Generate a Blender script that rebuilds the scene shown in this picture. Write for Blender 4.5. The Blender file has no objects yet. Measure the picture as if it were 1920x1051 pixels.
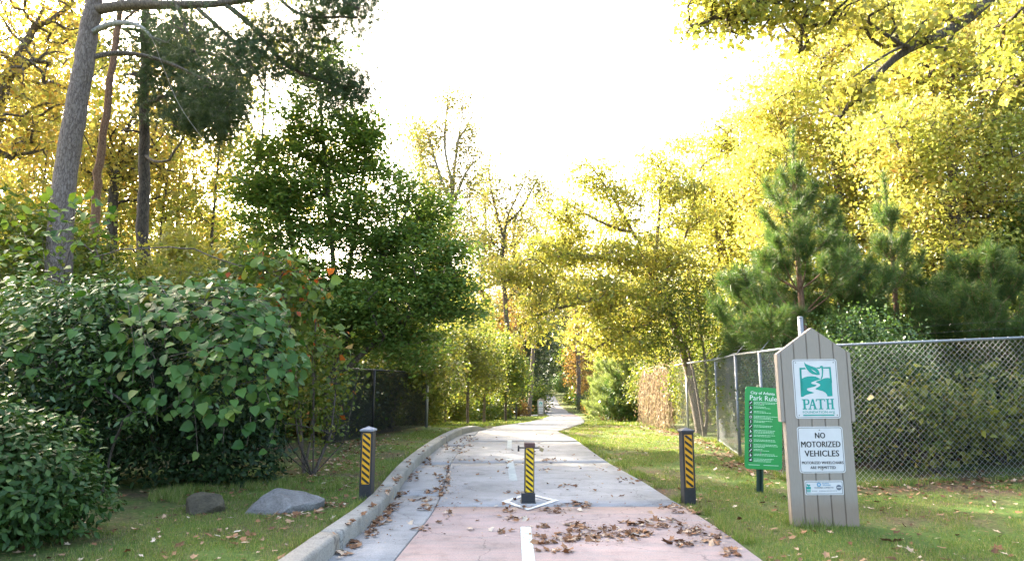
import bpy, bmesh, math, random
import numpy as np
from mathutils import Vector, Matrix

R = math.radians
SC = bpy.context.scene
COL = SC.collection

# ------------------------------------------------------------------ camera, sky, sun, exposure
CAM_H, FPX, PITCH = 1.5, 1250.0, math.atan(187.0 / 1250.0)
cam_d = bpy.data.cameras.new('camera')
cam = bpy.data.objects.new('camera', cam_d); COL.objects.link(cam)
cam.location = (0, 0, CAM_H); cam.rotation_euler = (R(90) + PITCH, 0, 0)
cam_d.sensor_width = 36.0; cam_d.lens = 36.0 * FPX / 1920.0
cam_d.clip_start = 0.1; cam_d.clip_end = 3000
SC.camera = cam

SUN_EL, SUN_AZ = R(26), R(-41)          # azimuth clockwise from +Y (the view direction)
w = bpy.data.worlds.new('World'); SC.world = w; w.use_nodes = True
wn = w.node_tree.nodes; wl = w.node_tree.links
sky = wn.new('ShaderNodeTexSky'); sky.sky_type = 'NISHITA'; sky.sun_disc = False
sky.sun_elevation = SUN_EL; sky.sun_rotation = SUN_AZ
sky.air_density = 1.0; sky.dust_density = 8.0; sky.ozone_density = 0.6
bg = wn['Background']; bg.inputs['Strength'].default_value = 0.15
wl.new(sky.outputs[0], bg.inputs[0])

sd = bpy.data.lights.new('sun', 'SUN'); so = bpy.data.objects.new('sun', sd); COL.objects.link(so)
sd.energy = 4.1; sd.angle = R(0.53); sd.color = (1.0, 0.90, 0.74)
sdir = Vector((math.sin(SUN_AZ) * math.cos(SUN_EL), math.cos(SUN_AZ) * math.cos(SUN_EL), math.sin(SUN_EL)))
so.rotation_euler = sdir.to_track_quat('Z', 'Y').to_euler(); so.location = (0, 0, 40)

vs = SC.view_settings
vs.view_transform = 'Standard'; vs.look = 'None'; vs.gamma = 1.0; vs.use_curve_mapping = False
vs.exposure = 3.28
cy = SC.cycles
cy.max_bounces = 8; cy.diffuse_bounces = 4; cy.transmission_bounces = 6; cy.transparent_max_bounces = 8
cy.use_denoising = True

# ------------------------------------------------------------------ helpers
def A(u, v, Y):
    """point of the place at forward distance Y that the photograph shows at (u, v)"""
    x = (u - 960) / FPX; y = (525.5 - v) / FPX
    dy = math.cos(PITCH) - y * math.sin(PITCH); dz = math.sin(PITCH) + y * math.cos(PITCH)
    t = Y / dy
    return np.array((x * t, Y, CAM_H + dz * t))

def G(u, v, z=0.0):
    x = (u - 960) / FPX; y = (525.5 - v) / FPX
    dy = math.cos(PITCH) - y * math.sin(PITCH); dz = math.sin(PITCH) + y * math.cos(PITCH)
    t = (z - CAM_H) / dz
    return np.array((x * t, dy * t, z))

def ppm(v, Y):
    y = (525.5 - v) / FPX
    return (math.cos(PITCH) - y * math.sin(PITCH)) * FPX / Y

def lobe(u, v, Y, ru, rv, rd=None, n=40):
    s = ppm(v, Y); c = A(u, v, Y)
    return (c[0], c[1], c[2], ru / s, rd if rd else 0.8 * ru / s, rv / s, n)

def tag(o, label=None, cat=None, group=None, kind=None):
    if label: o['label'] = label
    if cat: o['category'] = cat
    if group: o['group'] = group
    if kind: o['kind'] = kind
    return o

def empty(name, loc=(0, 0, 0), rot=(0, 0, 0)):
    o = bpy.data.objects.new(name, None); COL.objects.link(o)
    o.location = loc; o.rotation_euler = rot; o.empty_display_size = 0.1
    return o

def link(name, me, parent=None, mat=None):
    o = bpy.data.objects.new(name, me); COL.objects.link(o)
    if mat is not None and not me.materials: me.materials.append(mat)
    if parent is not None: o.parent = parent
    return o

def npmesh(name, V, F, mat=None, smooth=False):
    """mesh from arrays: V (n,3); F (m,k) with one k, or a list of such arrays"""
    V = np.asarray(V, dtype=np.float32)
    Fs = F if isinstance(F, list) else [F]
    Fs = [np.asarray(f, dtype=np.int32) for f in Fs if len(f)]
    me = bpy.data.meshes.new(name)
    me.vertices.add(len(V)); me.vertices.foreach_set('co', V.ravel())
    nl = sum(f.size for f in Fs); npoly = sum(len(f) for f in Fs)
    me.loops.add(nl); me.polygons.add(npoly)
    me.loops.foreach_set('vertex_index', np.concatenate([f.ravel() for f in Fs]))
    tot = np.concatenate([np.full(len(f), f.shape[1], np.int32) for f in Fs])
    st = np.concatenate(([0], np.cumsum(tot)[:-1])).astype(np.int32)
    me.polygons.foreach_set('loop_start', st)
    if smooth: me.polygons.foreach_set('use_smooth', np.ones(npoly, dtype=bool))
    me.update(calc_edges=True); me.validate()
    if mat: me.materials.append(mat)
    return me

def bmesh_obj(name, bm, mat, parent=None, smooth=False):
    me = bpy.data.meshes.new(name); bm.normal_update(); bm.to_mesh(me); bm.free()
    me.materials.append(mat)
    if smooth:
        for p in me.polygons: p.use_smooth = True
    return link(name, me, parent)

def box(bm, c, s, bev=0.0, rot=None):
    r = bmesh.ops.create_cube(bm, size=1.0)
    M = Matrix.Translation(c) @ (rot.to_4x4() if rot else Matrix.Identity(4)) @ Matrix.Diagonal((s[0], s[1], s[2], 1))
    bmesh.ops.transform(bm, matrix=M, verts=r['verts'])
    if bev > 0:
        es = list({e for v in r['verts'] for e in v.link_edges})
        bmesh.ops.bevel(bm, geom=es, offset=bev, segments=2, affect='EDGES', profile=0.6)

def prism(bm, pts, y0, y1, bev=0.0):
    """polygon pts in (x,z) given counter-clockwise seen from -Y, between y0 (front) and y1"""
    a = [bm.verts.new((p[0], y0, p[1])) for p in pts]
    b = [bm.verts.new((p[0], y1, p[1])) for p in pts]
    f1 = bm.faces.new(a); f2 = bm.faces.new(list(reversed(b)))
    n = len(pts)
    for i in range(n):
        bm.faces.new((a[(i + 1) % n], a[i], b[i], b[(i + 1) % n]))
    if bev > 0:
        es = [e for e in f1.edges]
        bmesh.ops.bevel(bm, geom=es, offset=bev, segments=2, affect='EDGES')
    bmesh.ops.recalc_face_normals(bm, faces=bm.faces[:])

def cyl(bm, p0, p1, r, n=8, r1=None, caps=True):
    p0 = Vector(p0); p1 = Vector(p1); d = (p1 - p0)
    q = d.to_track_quat('Z', 'Y').to_matrix().to_4x4()
    M = Matrix.Translation((p0 + p1) / 2) @ q
    bmesh.ops.create_cone(bm, cap_ends=caps, segments=n, radius1=r, radius2=r if r1 is None else r1, depth=d.length, matrix=M)

def rrect(cx, cz, w_, h_, r, n=4):
    out = []
    for (sx, sz, a0) in ((1, -1, -90), (1, 1, 0), (-1, 1, 90), (-1, -1, 180)):
        for k in range(n + 1):
            a = R(a0 + 90 * k / n)
            out.append((cx + sx * (w_ / 2 - r) + r * math.cos(a), cz + sz * (h_ / 2 - r) + r * math.sin(a)))
    return out

def hash2(ix, iy, seed=0):
    h = (ix.astype(np.int64) * 374761393 + iy.astype(np.int64) * 668265263 + seed * 974634777) & 0x7fffffff
    h = ((h ^ (h >> 13)) * 1274126177) & 0x7fffffff
    return ((h ^ (h >> 16)) & 0xffff) / 65535.0

def vnoise(x, y, seed=0):
    x = np.asarray(x, float); y = np.asarray(y, float)
    ix = np.floor(x); iy = np.floor(y); fx = x - ix; fy = y - iy
    fx = fx * fx * (3 - 2 * fx); fy = fy * fy * (3 - 2 * fy)
    ix = ix.astype(np.int64); iy = iy.astype(np.int64)
    a = hash2(ix, iy, seed); b = hash2(ix + 1, iy, seed); c = hash2(ix, iy + 1, seed); d = hash2(ix + 1, iy + 1, seed)
    return (a * (1 - fx) + b * fx) * (1 - fy) + (c * (1 - fx) + d * fx) * fy

def fbm(x, y, seed=0, o=4):
    s = 0; a = 0.5; t = 0
    for k in range(o):
        s = s + a * vnoise(np.asarray(x) * 2 ** k, np.asarray(y) * 2 ** k, seed + k); t += a; a *= 0.5
    return s / t

def sstep(a, b, x):
    t = np.clip((np.asarray(x, float) - a) / (b - a), 0, 1)
    return t * t * (3 - 2 * t)

# ------------------------------------------------------------------ materials
def new_mat(name):
    m = bpy.data.materials.new(name); m.use_nodes = True
    nt = m.node_tree
    return m, nt, nt.nodes['Principled BSDF'], nt.nodes['Material Output']

def nd(nt, typ, ins=None, **kw):
    n = nt.nodes.new(typ)
    for k, v in kw.items(): setattr(n, k, v)
    if ins:
        for k, v in ins.items():
            if hasattr(v, 'is_output'): nt.links.new(v, n.inputs[k])
            else: n.inputs[k].default_value = v
    return n

def ramp(nt, fac, stops, interp='LINEAR'):
    n = nt.nodes.new('ShaderNodeValToRGB'); n.color_ramp.interpolation = interp
    el = n.color_ramp.elements
    while len(el) > 1: el.remove(el[-1])
    el[0].position = stops[0][0]; el[0].color = (*stops[0][1], 1)
    for p, c in stops[1:]:
        e = el.new(p); e.color = (*c, 1)
    if fac is not None: nt.links.new(fac, n.inputs[0])
    return n.outputs[0]

def g3(v): return (v, v, v)

def mixc(nt, fac, a, b, typ='MIX'):
    n = nt.nodes.new('ShaderNodeMix'); n.data_type = 'RGBA'; n.blend_type = typ
    for i, v in ((0, fac), (6, a), (7, b)):
        if hasattr(v, 'is_output'): nt.links.new(v, n.inputs[i])
        elif i == 0: n.inputs[0].default_value = v
        else: n.inputs[i].default_value = (*v, 1)
    return n.outputs[2]

def leafmat(name, stops, trans=0.4, rough=0.5, spec=0.3, tint=(1.0, 1.0, 0.7), patch=None, pscale=1.2):
    m, nt, bs, out = new_mat(name)
    geo = nd(nt, 'ShaderNodeNewGeometry')
    oi = nd(nt, 'ShaderNodeObjectInfo')
    fr = nd(nt, 'ShaderNodeMath', {0: geo.outputs['Random Per Island'], 1: oi.outputs['Random']}, operation='ADD')
    fr = nd(nt, 'ShaderNodeMath', {0: fr.outputs[0]}, operation='FRACT')
    col = ramp(nt, fr.outputs[0], stops)
    if patch:                                           # clumps of another leaf colour in the crown
        tc = nd(nt, 'ShaderNodeTexCoord')
        no = nd(nt, 'ShaderNodeTexNoise', {'Vector': tc.outputs['Object'], 'Scale': pscale, 'Detail': 2.0})
        f = ramp(nt, no.outputs[0], [(0.46, g3(0)), (0.60, g3(1))])
        col = mixc(nt, f, col, mixc(nt, 0.65, col, patch))
    nt.links.new(col, bs.inputs['Base Color'])
    bs.inputs['Roughness'].default_value = rough
    bs.inputs['Specular IOR Level'].default_value = spec
    tr = nd(nt, 'ShaderNodeBsdfTranslucent')
    nt.links.new(mixc(nt, 1.0, col, tint, 'MULTIPLY'), tr.inputs[0])
    mx = nd(nt, 'ShaderNodeMixShader', {0: trans, 1: bs.outputs[0], 2: tr.outputs[0]})
    nt.links.new(mx.outputs[0], out.inputs[0])
    return m

def barkmat(name, c1, c2, sc=6.0, zs=0.25, bump=0.6):
    m, nt, bs, out = new_mat(name)
    tc = nd(nt, 'ShaderNodeTexCoord')
    mp = nd(nt, 'ShaderNodeMapping', {'Vector': tc.outputs['Object'], 'Scale': (sc, sc, sc * zs)})
    wn_ = nd(nt, 'ShaderNodeTexNoise', {'Vector': mp.outputs[0], 'Scale': 1.7, 'Detail': 3.0})
    wv = nd(nt, 'ShaderNodeVectorMath', {0: mp.outputs[0], 1: wn_.outputs['Color']}, operation='ADD')
    vo = nd(nt, 'ShaderNodeTexVoronoi', {'Vector': wv.outputs[0], 'Scale': 2.6}, feature='DISTANCE_TO_EDGE')
    no = nd(nt, 'ShaderNodeTexNoise', {'Vector': mp.outputs[0], 'Scale': 3.0, 'Detail': 6.0, 'Roughness': 0.65})
    f = nd(nt, 'ShaderNodeMath', {0: ramp(nt, vo.outputs[0], [(0.0, g3(0.42)), (0.13, g3(1))]), 1: no.outputs[0]}, operation='MULTIPLY')
    col = ramp(nt, f.outputs[0], [(0.05, tuple(c * 0.45 for c in c1)), (0.3, c1), (0.62, c2)])
    nt.links.new(col, bs.inputs['Base Color'])
    bs.inputs['Roughness'].default_value = 0.9
    bu = nd(nt, 'ShaderNodeBump', {'Strength': bump, 'Distance': 0.03, 'Height': f.outputs[0]})
    nt.links.new(bu.outputs[0], bs.inputs['Normal'])
    return m

def plain(name, c, rough=0.5, metal=0.0, var=0.15, sc=12.0, spec=0.5, bump=0.0):
    m, nt, bs, out = new_mat(name)
    tc = nd(nt, 'ShaderNodeTexCoord')
    no = nd(nt, 'ShaderNodeTexNoise', {'Vector': tc.outputs['Object'], 'Scale': sc, 'Detail': 5.0, 'Roughness': 0.6})
    a = tuple(x * (1 - var) for x in c); b = tuple(min(1, x * (1 + var)) for x in c)
    nt.links.new(ramp(nt, no.outputs[0], [(0.3, a), (0.7, b)]), bs.inputs['Base Color'])
    bs.inputs['Roughness'].default_value = rough; bs.inputs['Metallic'].default_value = metal
    bs.inputs['Specular IOR Level'].default_value = spec
    if bump:
        bu = nd(nt, 'ShaderNodeBump', {'Strength': bump, 'Distance': 0.01, 'Height': no.outputs[0]})
        nt.links.new(bu.outputs[0], bs.inputs['Normal'])
    return m

def concrete(name, c, stain=0.5, pink=None):
    m, nt, bs, out = new_mat(name)
    tc = nd(nt, 'ShaderNodeTexCoord'); P = tc.outputs['Object']
    n1 = nd(nt, 'ShaderNodeTexNoise', {'Vector': P, 'Scale': 0.9, 'Detail': 6.0, 'Roughness': 0.6})
    n2 = nd(nt, 'ShaderNodeTexNoise', {'Vector': P, 'Scale': 70.0, 'Detail': 4.0, 'Roughness': 0.7})
    mp = nd(nt, 'ShaderNodeMapping', {'Vector': P, 'Scale': (1.2, 14.0, 1.0)})
    n3 = nd(nt, 'ShaderNodeTexNoise', {'Vector': mp.outputs[0], 'Scale': 1.6, 'Detail': 5.0, 'Roughness': 0.6})
    lo = tuple(x * 0.72 for x in c); hi = tuple(min(1, x * 1.18) for x in c)
    col = ramp(nt, n1.outputs[0], [(0.3, lo), (0.52, c), (0.72, hi)])
    if pink:
        col2 = ramp(nt, n1.outputs[0], [(0.3, tuple(x * 0.86 for x in pink)), (0.7, tuple(x * 1.1 for x in pink))])
        fr = nd(nt, 'ShaderNodeMath', {0: n3.outputs[0], 1: n2.outputs[0]}, operation='MULTIPLY')
        f = ramp(nt, fr.outputs[0], [(0.15, g3(0.15)), (0.28, g3(0.95))])
        col = mixc(nt, f, col, col2)
    col = mixc(nt, 1.0, col, ramp(nt, n3.outputs[0], [(0.3, g3(0.84)), (0.65, g3(1.0))]), 'MULTIPLY')
    col = mixc(nt, stain, col, ramp(nt, n2.outputs[0], [(0.32, g3(0.45)), (0.50, g3(0.96)), (0.72, g3(1.18))]), 'MULTIPLY')
    n4 = nd(nt, 'ShaderNodeTexNoise', {'Vector': P, 'Scale': 3.1, 'Detail': 7.0, 'Roughness': 0.72})
    col = mixc(nt, 0.8, col, ramp(nt, n4.outputs[0], [(0.30, g3(0.55)), (0.47, g3(0.95)), (0.7, g3(1.10))]), 'MULTIPLY')
    wc = nd(nt, 'ShaderNodeVectorMath', {0: P, 1: n1.outputs['Color']}, operation='ADD')
    cr = nd(nt, 'ShaderNodeTexVoronoi', {'Vector': wc.outputs[0], 'Scale': 0.42}, feature='DISTANCE_TO_EDGE')
    col = mixc(nt, 1.0, col, ramp(nt, cr.outputs[0], [(0.0, g3(0.45)), (0.0035, g3(1))]), 'MULTIPLY')
    nt.links.new(col, bs.inputs['Base Color'])
    bs.inputs['Roughness'].default_value = 0.8; bs.inputs['Specular IOR Level'].default_value = 0.35
    bu = nd(nt, 'ShaderNodeBump', {'Strength': 0.35, 'Distance': 0.006, 'Height': n2.outputs[0]})
    nt.links.new(bu.outputs[0], bs.inputs['Normal'])
    return m

M_CONC = concrete('concrete', (0.285, 0.283, 0.28))
M_GUT = concrete('gutter_concrete', (0.27, 0.268, 0.264), 0.65)
M_PINK = concrete('pink_coated_concrete', (0.285, 0.27, 0.262), 0.6, (0.31, 0.228, 0.212))
M_KERB = concrete('kerb_concrete', (0.265, 0.255, 0.225), 0.85)
M_FARP = concrete('far_path_concrete', (0.22, 0.22, 0.215))
M_MARK = plain('white_road_paint', (0.52, 0.53, 0.52), 0.7, 0, 0.45, 18)
M_AQUA = plain('pale_aqua_paint', (0.42, 0.53, 0.51), 0.7, 0, 0.35, 14)
M_AQUAW = plain('worn_aqua_paint', (0.285, 0.318, 0.312), 0.8, 0, 0.2, 9)
M_REDSTRIP = plain('brick_red_strip', (0.16, 0.075, 0.055), 0.9, 0, 0.4, 8)

def ground_mat():
    m, nt, bs, out = new_mat('forest_floor')
    tc = nd(nt, 'ShaderNodeTexCoord'); P = tc.outputs['Object']
    n1 = nd(nt, 'ShaderNodeTexNoise', {'Vector': P, 'Scale': 0.7, 'Detail': 5.0, 'Roughness': 0.65})
    n2 = nd(nt, 'ShaderNodeTexNoise', {'Vector': P, 'Scale': 22.0, 'Detail': 5.0, 'Roughness': 0.7})
    vo = nd(nt, 'ShaderNodeTexVoronoi', {'Vector': P, 'Scale': 16.0, 'Randomness': 1.0})
    soil = ramp(nt, n2.outputs[0], [(0.3, (0.045, 0.032, 0.02)), (0.55, (0.11, 0.08, 0.05)), (0.75, (0.19, 0.14, 0.09))])
    grs = ramp(nt, n2.outputs[0], [(0.3, (0.04, 0.07, 0.016)), (0.6, (0.08, 0.125, 0.03)), (0.8, (0.13, 0.16, 0.05))])
    col = mixc(nt, ramp(nt, n1.outputs[0], [(0.38, g3(0)), (0.56, g3(1))]), soil, grs)
    lf = ramp(nt, vo.outputs['Color'], [(0.0, (0.10, 0.05, 0.022)), (0.5, (0.20, 0.12, 0.06)), (1.0, (0.28, 0.19, 0.11))])
    col = mixc(nt, ramp(nt, vo.outputs['Distance'], [(0.16, g3(0.55)), (0.30, g3(0))]), col, lf)
    nt.links.new(col, bs.inputs['Base Color'])
    bs.inputs['Roughness'].default_value = 0.95; bs.inputs['Specular IOR Level'].default_value = 0.1
    bu = nd(nt, 'ShaderNodeBump', {'Strength': 0.8, 'Distance': 0.03, 'Height': n2.outputs[0]})
    nt.links.new(bu.outputs[0], bs.inputs['Normal'])
    return m
M_GROUND = ground_mat()

YEL = [(0.0, (0.40, 0.37, 0.06)), (0.2, (0.52, 0.46, 0.09)), (0.4, (0.29, 0.35, 0.06)), (0.6, (0.58, 0.51, 0.17)), (0.8, (0.44, 0.39, 0.09)), (0.93, (0.48, 0.35, 0.08)), (1.0, (0.44, 0.24, 0.06))]
M_YEL = leafmat('yellow_leaves', YEL, 0.48, 0.42, 0.45, (1, 1, 0.85), (0.30, 0.36, 0.06), 0.8)
M_YGR = leafmat('yellow_green_leaves', [(0.0, (0.28, 0.30, 0.05)), (0.4, (0.41, 0.39, 0.07)), (0.7, (0.23, 0.29, 0.05)), (0.9, (0.50, 0.44, 0.10)), (1.0, (0.40, 0.27, 0.05))], 0.48, 0.42, 0.45, (1, 1, 0.75), (0.30, 0.27, 0.06))
M_GOLD = leafmat('golden_leaves', [(0.0, (0.44, 0.30, 0.07)), (0.4, (0.54, 0.43, 0.09)), (0.7, (0.38, 0.38, 0.08)), (1.0, (0.46, 0.24, 0.06))], 0.55, 0.5, 0.3, (1, 1, 0.8), (0.24, 0.24, 0.06))
M_MID = leafmat('mid_green_leaves', [(0.0, (0.07, 0.115, 0.02)), (0.5, (0.115, 0.16, 0.03)), (0.85, (0.17, 0.20, 0.035)), (1.0, (0.32, 0.27, 0.05))], 0.45, 0.45, 0.35, (1, 1, 0.5))
M_LIME = leafmat('light_green_leaves', [(0.0, (0.10, 0.145, 0.035)), (0.5, (0.15, 0.195, 0.045)), (0.85, (0.22, 0.225, 0.055)), (1.0, (0.32, 0.26, 0.06))], 0.5, 0.45, 0.35, (1, 1, 0.6), (0.22, 0.22, 0.05))
M_MAPLE = leafmat('maple_leaves', [(0.0, (0.095, 0.17, 0.040)), (0.5, (0.15, 0.24, 0.058)), (0.92, (0.21, 0.29, 0.075)), (1.0, (0.32, 0.23, 0.07))], 0.48, 0.5, 0.3, (1, 1, 0.45))
M_DARKLF = leafmat('dark_glossy_leaves', [(0.0, (0.022, 0.056, 0.014)), (0.6, (0.038, 0.086, 0.020)), (1.0, (0.07, 0.13, 0.03))], 0.25, 0.42, 0.22, (1, 1, 0.5))
M_SHADE = leafmat('shade_painted_evergreen_leaves', [(0.0, (0.010, 0.028, 0.009)), (0.6, (0.018, 0.042, 0.012)), (1.0, (0.032, 0.065, 0.018))], 0.15, 0.45, 0.22, (1, 1, 0.5))  # evergreen leaves with deep shade put into their near-black colour
M_DARKTIP = leafmat('fresh_shrub_leaves', [(0.0, (0.05, 0.10, 0.03)), (0.6, (0.085, 0.16, 0.04)), (1.0, (0.13, 0.21, 0.05))], 0.3, 0.32, 0.5, (1, 1, 0.5))
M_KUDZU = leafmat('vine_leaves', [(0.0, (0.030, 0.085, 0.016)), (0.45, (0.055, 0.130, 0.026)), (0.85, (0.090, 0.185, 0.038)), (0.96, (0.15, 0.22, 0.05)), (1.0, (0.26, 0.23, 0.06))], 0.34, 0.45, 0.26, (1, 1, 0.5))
M_KUDZU2 = leafmat('sun_painted_vine_leaves', [(0.0, (0.13, 0.21, 0.03)), (1.0, (0.18, 0.27, 0.045))], 0.45, 0.42, 0.4, (1, 1, 0.5))  # lighter copy of the vine leaves, sunlight painted into the colour
M_REDLF = leafmat('red_orange_leaves', [(0.0, (0.08, 0.14, 0.025)), (0.72, (0.16, 0.22, 0.045)), (0.90, (0.20, 0.21, 0.04)), (0.95, (0.46, 0.20, 0.03)), (1.0, (0.40, 0.06, 0.02))], 0.45, 0.45, 0.35)
M_BROWNLF = leafmat('russet_leaves', [(0.0, (0.17, 0.10, 0.04)), (0.5, (0.28, 0.17, 0.06)), (0.8, (0.21, 0.18, 0.05)), (1.0, (0.36, 0.24, 0.07))], 0.4, 0.6, 0.2, (1, 0.9, 0.6))
M_TAN = leafmat('dried_vine', [(0.0, (0.14, 0.105, 0.07)), (0.5, (0.24, 0.19, 0.13)), (0.85, (0.33, 0.27, 0.19)), (1.0, (0.20, 0.20, 0.08))], 0.3, 0.8, 0.1, (1, 0.9, 0.75))
M_TAWNY = leafmat('haze_painted_tawny_leaves', [(0.0, (0.14, 0.16, 0.05)), (0.4, (0.22, 0.21, 0.06)), (0.75, (0.29, 0.26, 0.075)), (1.0, (0.32, 0.21, 0.07))], 0.4, 0.5, 0.3, (1, 1, 0.7), (0.15, 0.18, 0.05))  # tawny leaves lightened so distance haze is in their colour
M_EVER = leafmat('far_evergreen_leaves', [(0.0, (0.03, 0.05, 0.025)), (0.6, (0.055, 0.085, 0.038)), (1.0, (0.10, 0.13, 0.05))], 0.3, 0.5, 0.3)
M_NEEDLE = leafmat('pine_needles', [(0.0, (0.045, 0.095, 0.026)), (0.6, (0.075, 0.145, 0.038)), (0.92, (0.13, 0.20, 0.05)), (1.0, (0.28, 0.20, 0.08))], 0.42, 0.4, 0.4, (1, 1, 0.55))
M_NEEDLE3 = leafmat('sun_painted_pine_needles', [(0.0, (0.13, 0.18, 0.05)), (0.6, (0.20, 0.26, 0.08)), (1.0, (0.28, 0.33, 0.11))], 0.45, 0.45, 0.4, (1, 1, 0.65))  # paler needles, the sun on the far pines painted into the colour
M_NEEDLE2 = leafmat('old_pine_needles', [(0.0, (0.035, 0.065, 0.028)), (0.6, (0.06, 0.10, 0.04)), (1.0, (0.095, 0.14, 0.05))], 0.3, 0.45, 0.4, (1, 1, 0.6))
M_GRASS = leafmat('grass_blades', [(0.0, (0.095, 0.16, 0.03)), (0.5, (0.145, 0.215, 0.045)), (0.8, (0.21, 0.255, 0.065)), (0.91, (0.30, 0.26, 0.11)), (1.0, (0.38, 0.30, 0.17))], 0.35, 0.5, 0.3, (1, 1, 0.5))
M_DEAD = leafmat('dry_fallen_leaves', [(0.0, (0.06, 0.028, 0.016)), (0.3, (0.14, 0.065, 0.03)), (0.55, (0.23, 0.115, 0.055)), (0.75, (0.30, 0.19, 0.11)), (0.9, (0.42, 0.32, 0.23)), (1.0, (0.50, 0.43, 0.34))], 0.12, 0.7, 0.25, (1, 0.9, 0.7))

M_PINEBARK = barkmat('pine_bark', (0.12, 0.09, 0.075), (0.25, 0.205, 0.18), 9, 0.3, 0.9)
M_BARK = barkmat('grey_brown_bark', (0.085, 0.065, 0.05), (0.19, 0.155, 0.125), 9)
M_DKBARK = barkmat('dark_bark', (0.045, 0.035, 0.028), (0.11, 0.09, 0.07), 8)
M_REDBARK = barkmat('young_pine_bark', (0.14, 0.075, 0.045), (0.27, 0.16, 0.10), 14)
M_PALEBARK = barkmat('pale_bark', (0.20, 0.18, 0.155), (0.38, 0.35, 0.31), 7)
M_LICHEN = barkmat('lichen_grey_bark', (0.16, 0.155, 0.145), (0.36, 0.37, 0.36), 12)

# ------------------------------------------------------------------ lines of the path
kerb_px = [(590, 1075), (616, 1051), (652, 1028), (698, 987), (729, 959), (747, 924), (768, 892), (800, 860), (835, 832), (867, 814), (895, 807), (917, 803)]
joint_px = [(738, 1051), (793, 991), (820, 952), (834, 906), (839, 881), (853, 857), (874, 832), (895, 811)]
right_px = [(1394, 1033), (1363, 1005), (1324, 973), (1274, 952), (1253, 940), (1211, 906), (1165, 885), (1126, 860), (1098, 839), (1073, 821), (1048, 811)]
kerb_w = np.array([G(*p)[:2] for p in kerb_px]); joint_w = np.array([G(*p)[:2] for p in joint_px]); right_w = np.array([G(*p)[:2] for p in right_px])
kerb_w = np.vstack(([kerb_w[0, 0] - 0.05, 2.0], kerb_w)); joint_w = np.vstack(([-1.02, 2.0], joint_w)); right_w = np.vstack(([2.16, 2.0], right_w))
def sm(y, w_): 
    y = np.asarray(y, float); s = 0
    for d in (-0.9, -0.45, 0, 0.45, 0.9): s = s + np.interp(y + d, w_[:, 1], w_[:, 0])
    return s / 5
KERB_END = 21.4
def XI(y): return sm(y, kerb_w)
def XJ(y): return sm(y, joint_w)
def XR(y): return sm(y, right_w)

PY = [-50, 20, 26, 32, 40, 58, 76, 92, 110, 140, 170, 300, 600]
PZ = [0, 0, -0.22, -0.52, -0.95, -1.75, -2.5, -2.85, -2.72, -1.95, -1.0, 6.0, 14.0]
def PROF(y): 
    y = np.asarray(y, float); s = 0
    for d in (-2, -1, 0, 1, 2): s = s + np.interp(y + d, PY, PZ)
    return s / 5
FX = [-400, 20, 24, 30, 40, 58, 76, 92, 110, 140, 152, 165]
FC = [0.25, 0.25, 0.7, 1.6, 2.6, 4.4, 6.0, 6.1, 6.4, 7.6, 7.0, 2.0]
FH = [1.3, 1.3, 1.35, 1.5, 1.65, 1.7, 1.75, 1.75, 1.6, 1.6, 1.6, 1.6]
def FCEN(y): 
    y = np.asarray(y, float); s = 0
    for d in (-1.5, -.75, 0, .75, 1.5): s = s + np.interp(y + d, FX, FC)
    return s / 5
def FHALF(y): return np.interp(y, FX, FH)

def H(x, y):
    """height of the ground"""
    x = np.asarray(x, float); y = np.asarray(y, float)
    h = PROF(y)
    xo = XI(np.clip(y, 2.5, KERB_END)) - 0.19
    d = np.maximum(0, xo - x)
    fade = 1 - sstep(20.5, 24.0, y)
    left = (x < xo + 0.03)
    h = h + np.where(left, (0.115 + 0.02 * np.minimum(d, 8)) * fade, 0)
    h = h + 0.05 * np.clip(x - 5.0, 0, 8) + 0.10 * np.clip(np.abs(x - FCEN(y)) - 14, 0, 60)
    away = np.clip(np.minimum(np.where(left, d, 9), np.where(x > 0, np.abs(x - np.where(y < 20, XR(np.clip(y, 2.5, 20)), FCEN(y) + FHALF(y))), 9)), 0, 1)
    onpath = (y > 20) & (np.abs(x - FCEN(y)) < FHALF(y) + 0.3)
    away = np.where(onpath | ((x > xo) & (x < XR(np.clip(y, 2.5, 20)) + .05) & (y <= 20)), 0, away)
    h = h + away * (0.07 * (fbm(x * 0.8, y * 0.8, 5) - 0.5) + 0.02 * (fbm(x * 4, y * 4, 9) - 0.5))
    return h

# ------------------------------------------------------------------ ground
ys = np.concatenate([np.arange(-12, 3, 1.0), np.arange(3, 26, 0.2), np.arange(26, 60, 0.7), np.arange(60, 180, 2.5), np.arange(180, 620, 12)])
lo = np.concatenate([-np.geomspace(400, 8, 26), -np.arange(7.75, 0.2, -0.25), [-0.15, -0.06, 0.0]])
ro = np.concatenate([[0.06, 0.12, 0.2], np.arange(0.4, 8, 0.2), np.geomspace(8, 420, 34)])
off = np.concatenate([lo, ro])
xo = XI(np.clip(ys, 2.5, KERB_END)) - 0.19
xo = np.where(ys > KERB_END, np.interp(ys, [KERB_END, 26, 40, 76, 600], [xo[np.searchsorted(ys, KERB_END)], -0.8, 0, 3, 5]), xo)
GX = xo[:, None] + off[None, :]; GY = np.repeat(ys[:, None], len(off), 1)
GZ = H(GX, GY)
lowcol = len(lo)
GZ[:, lowcol:lowcol + 3] = np.minimum(GZ[:, lowcol:lowcol + 3], PROF(GY[:, lowcol:lowcol + 3]) - 0.01)
onp = (GX > xo[:, None] + .05) & (GX < XR(np.clip(GY, 2.5, 20)) - 0.1) & (GY < 20.5)
GZ = np.where(onp, PROF(GY) - 0.10, GZ)
onp2 = (GY >= 20.5) & (np.abs(GX - FCEN(GY)) < FHALF(GY) - 0.2)
GZ = np.where(onp2, PROF(GY) - 0.06, GZ)
nr, nc = GX.shape
idx = np.arange(nr * nc).reshape(nr, nc)
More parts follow.
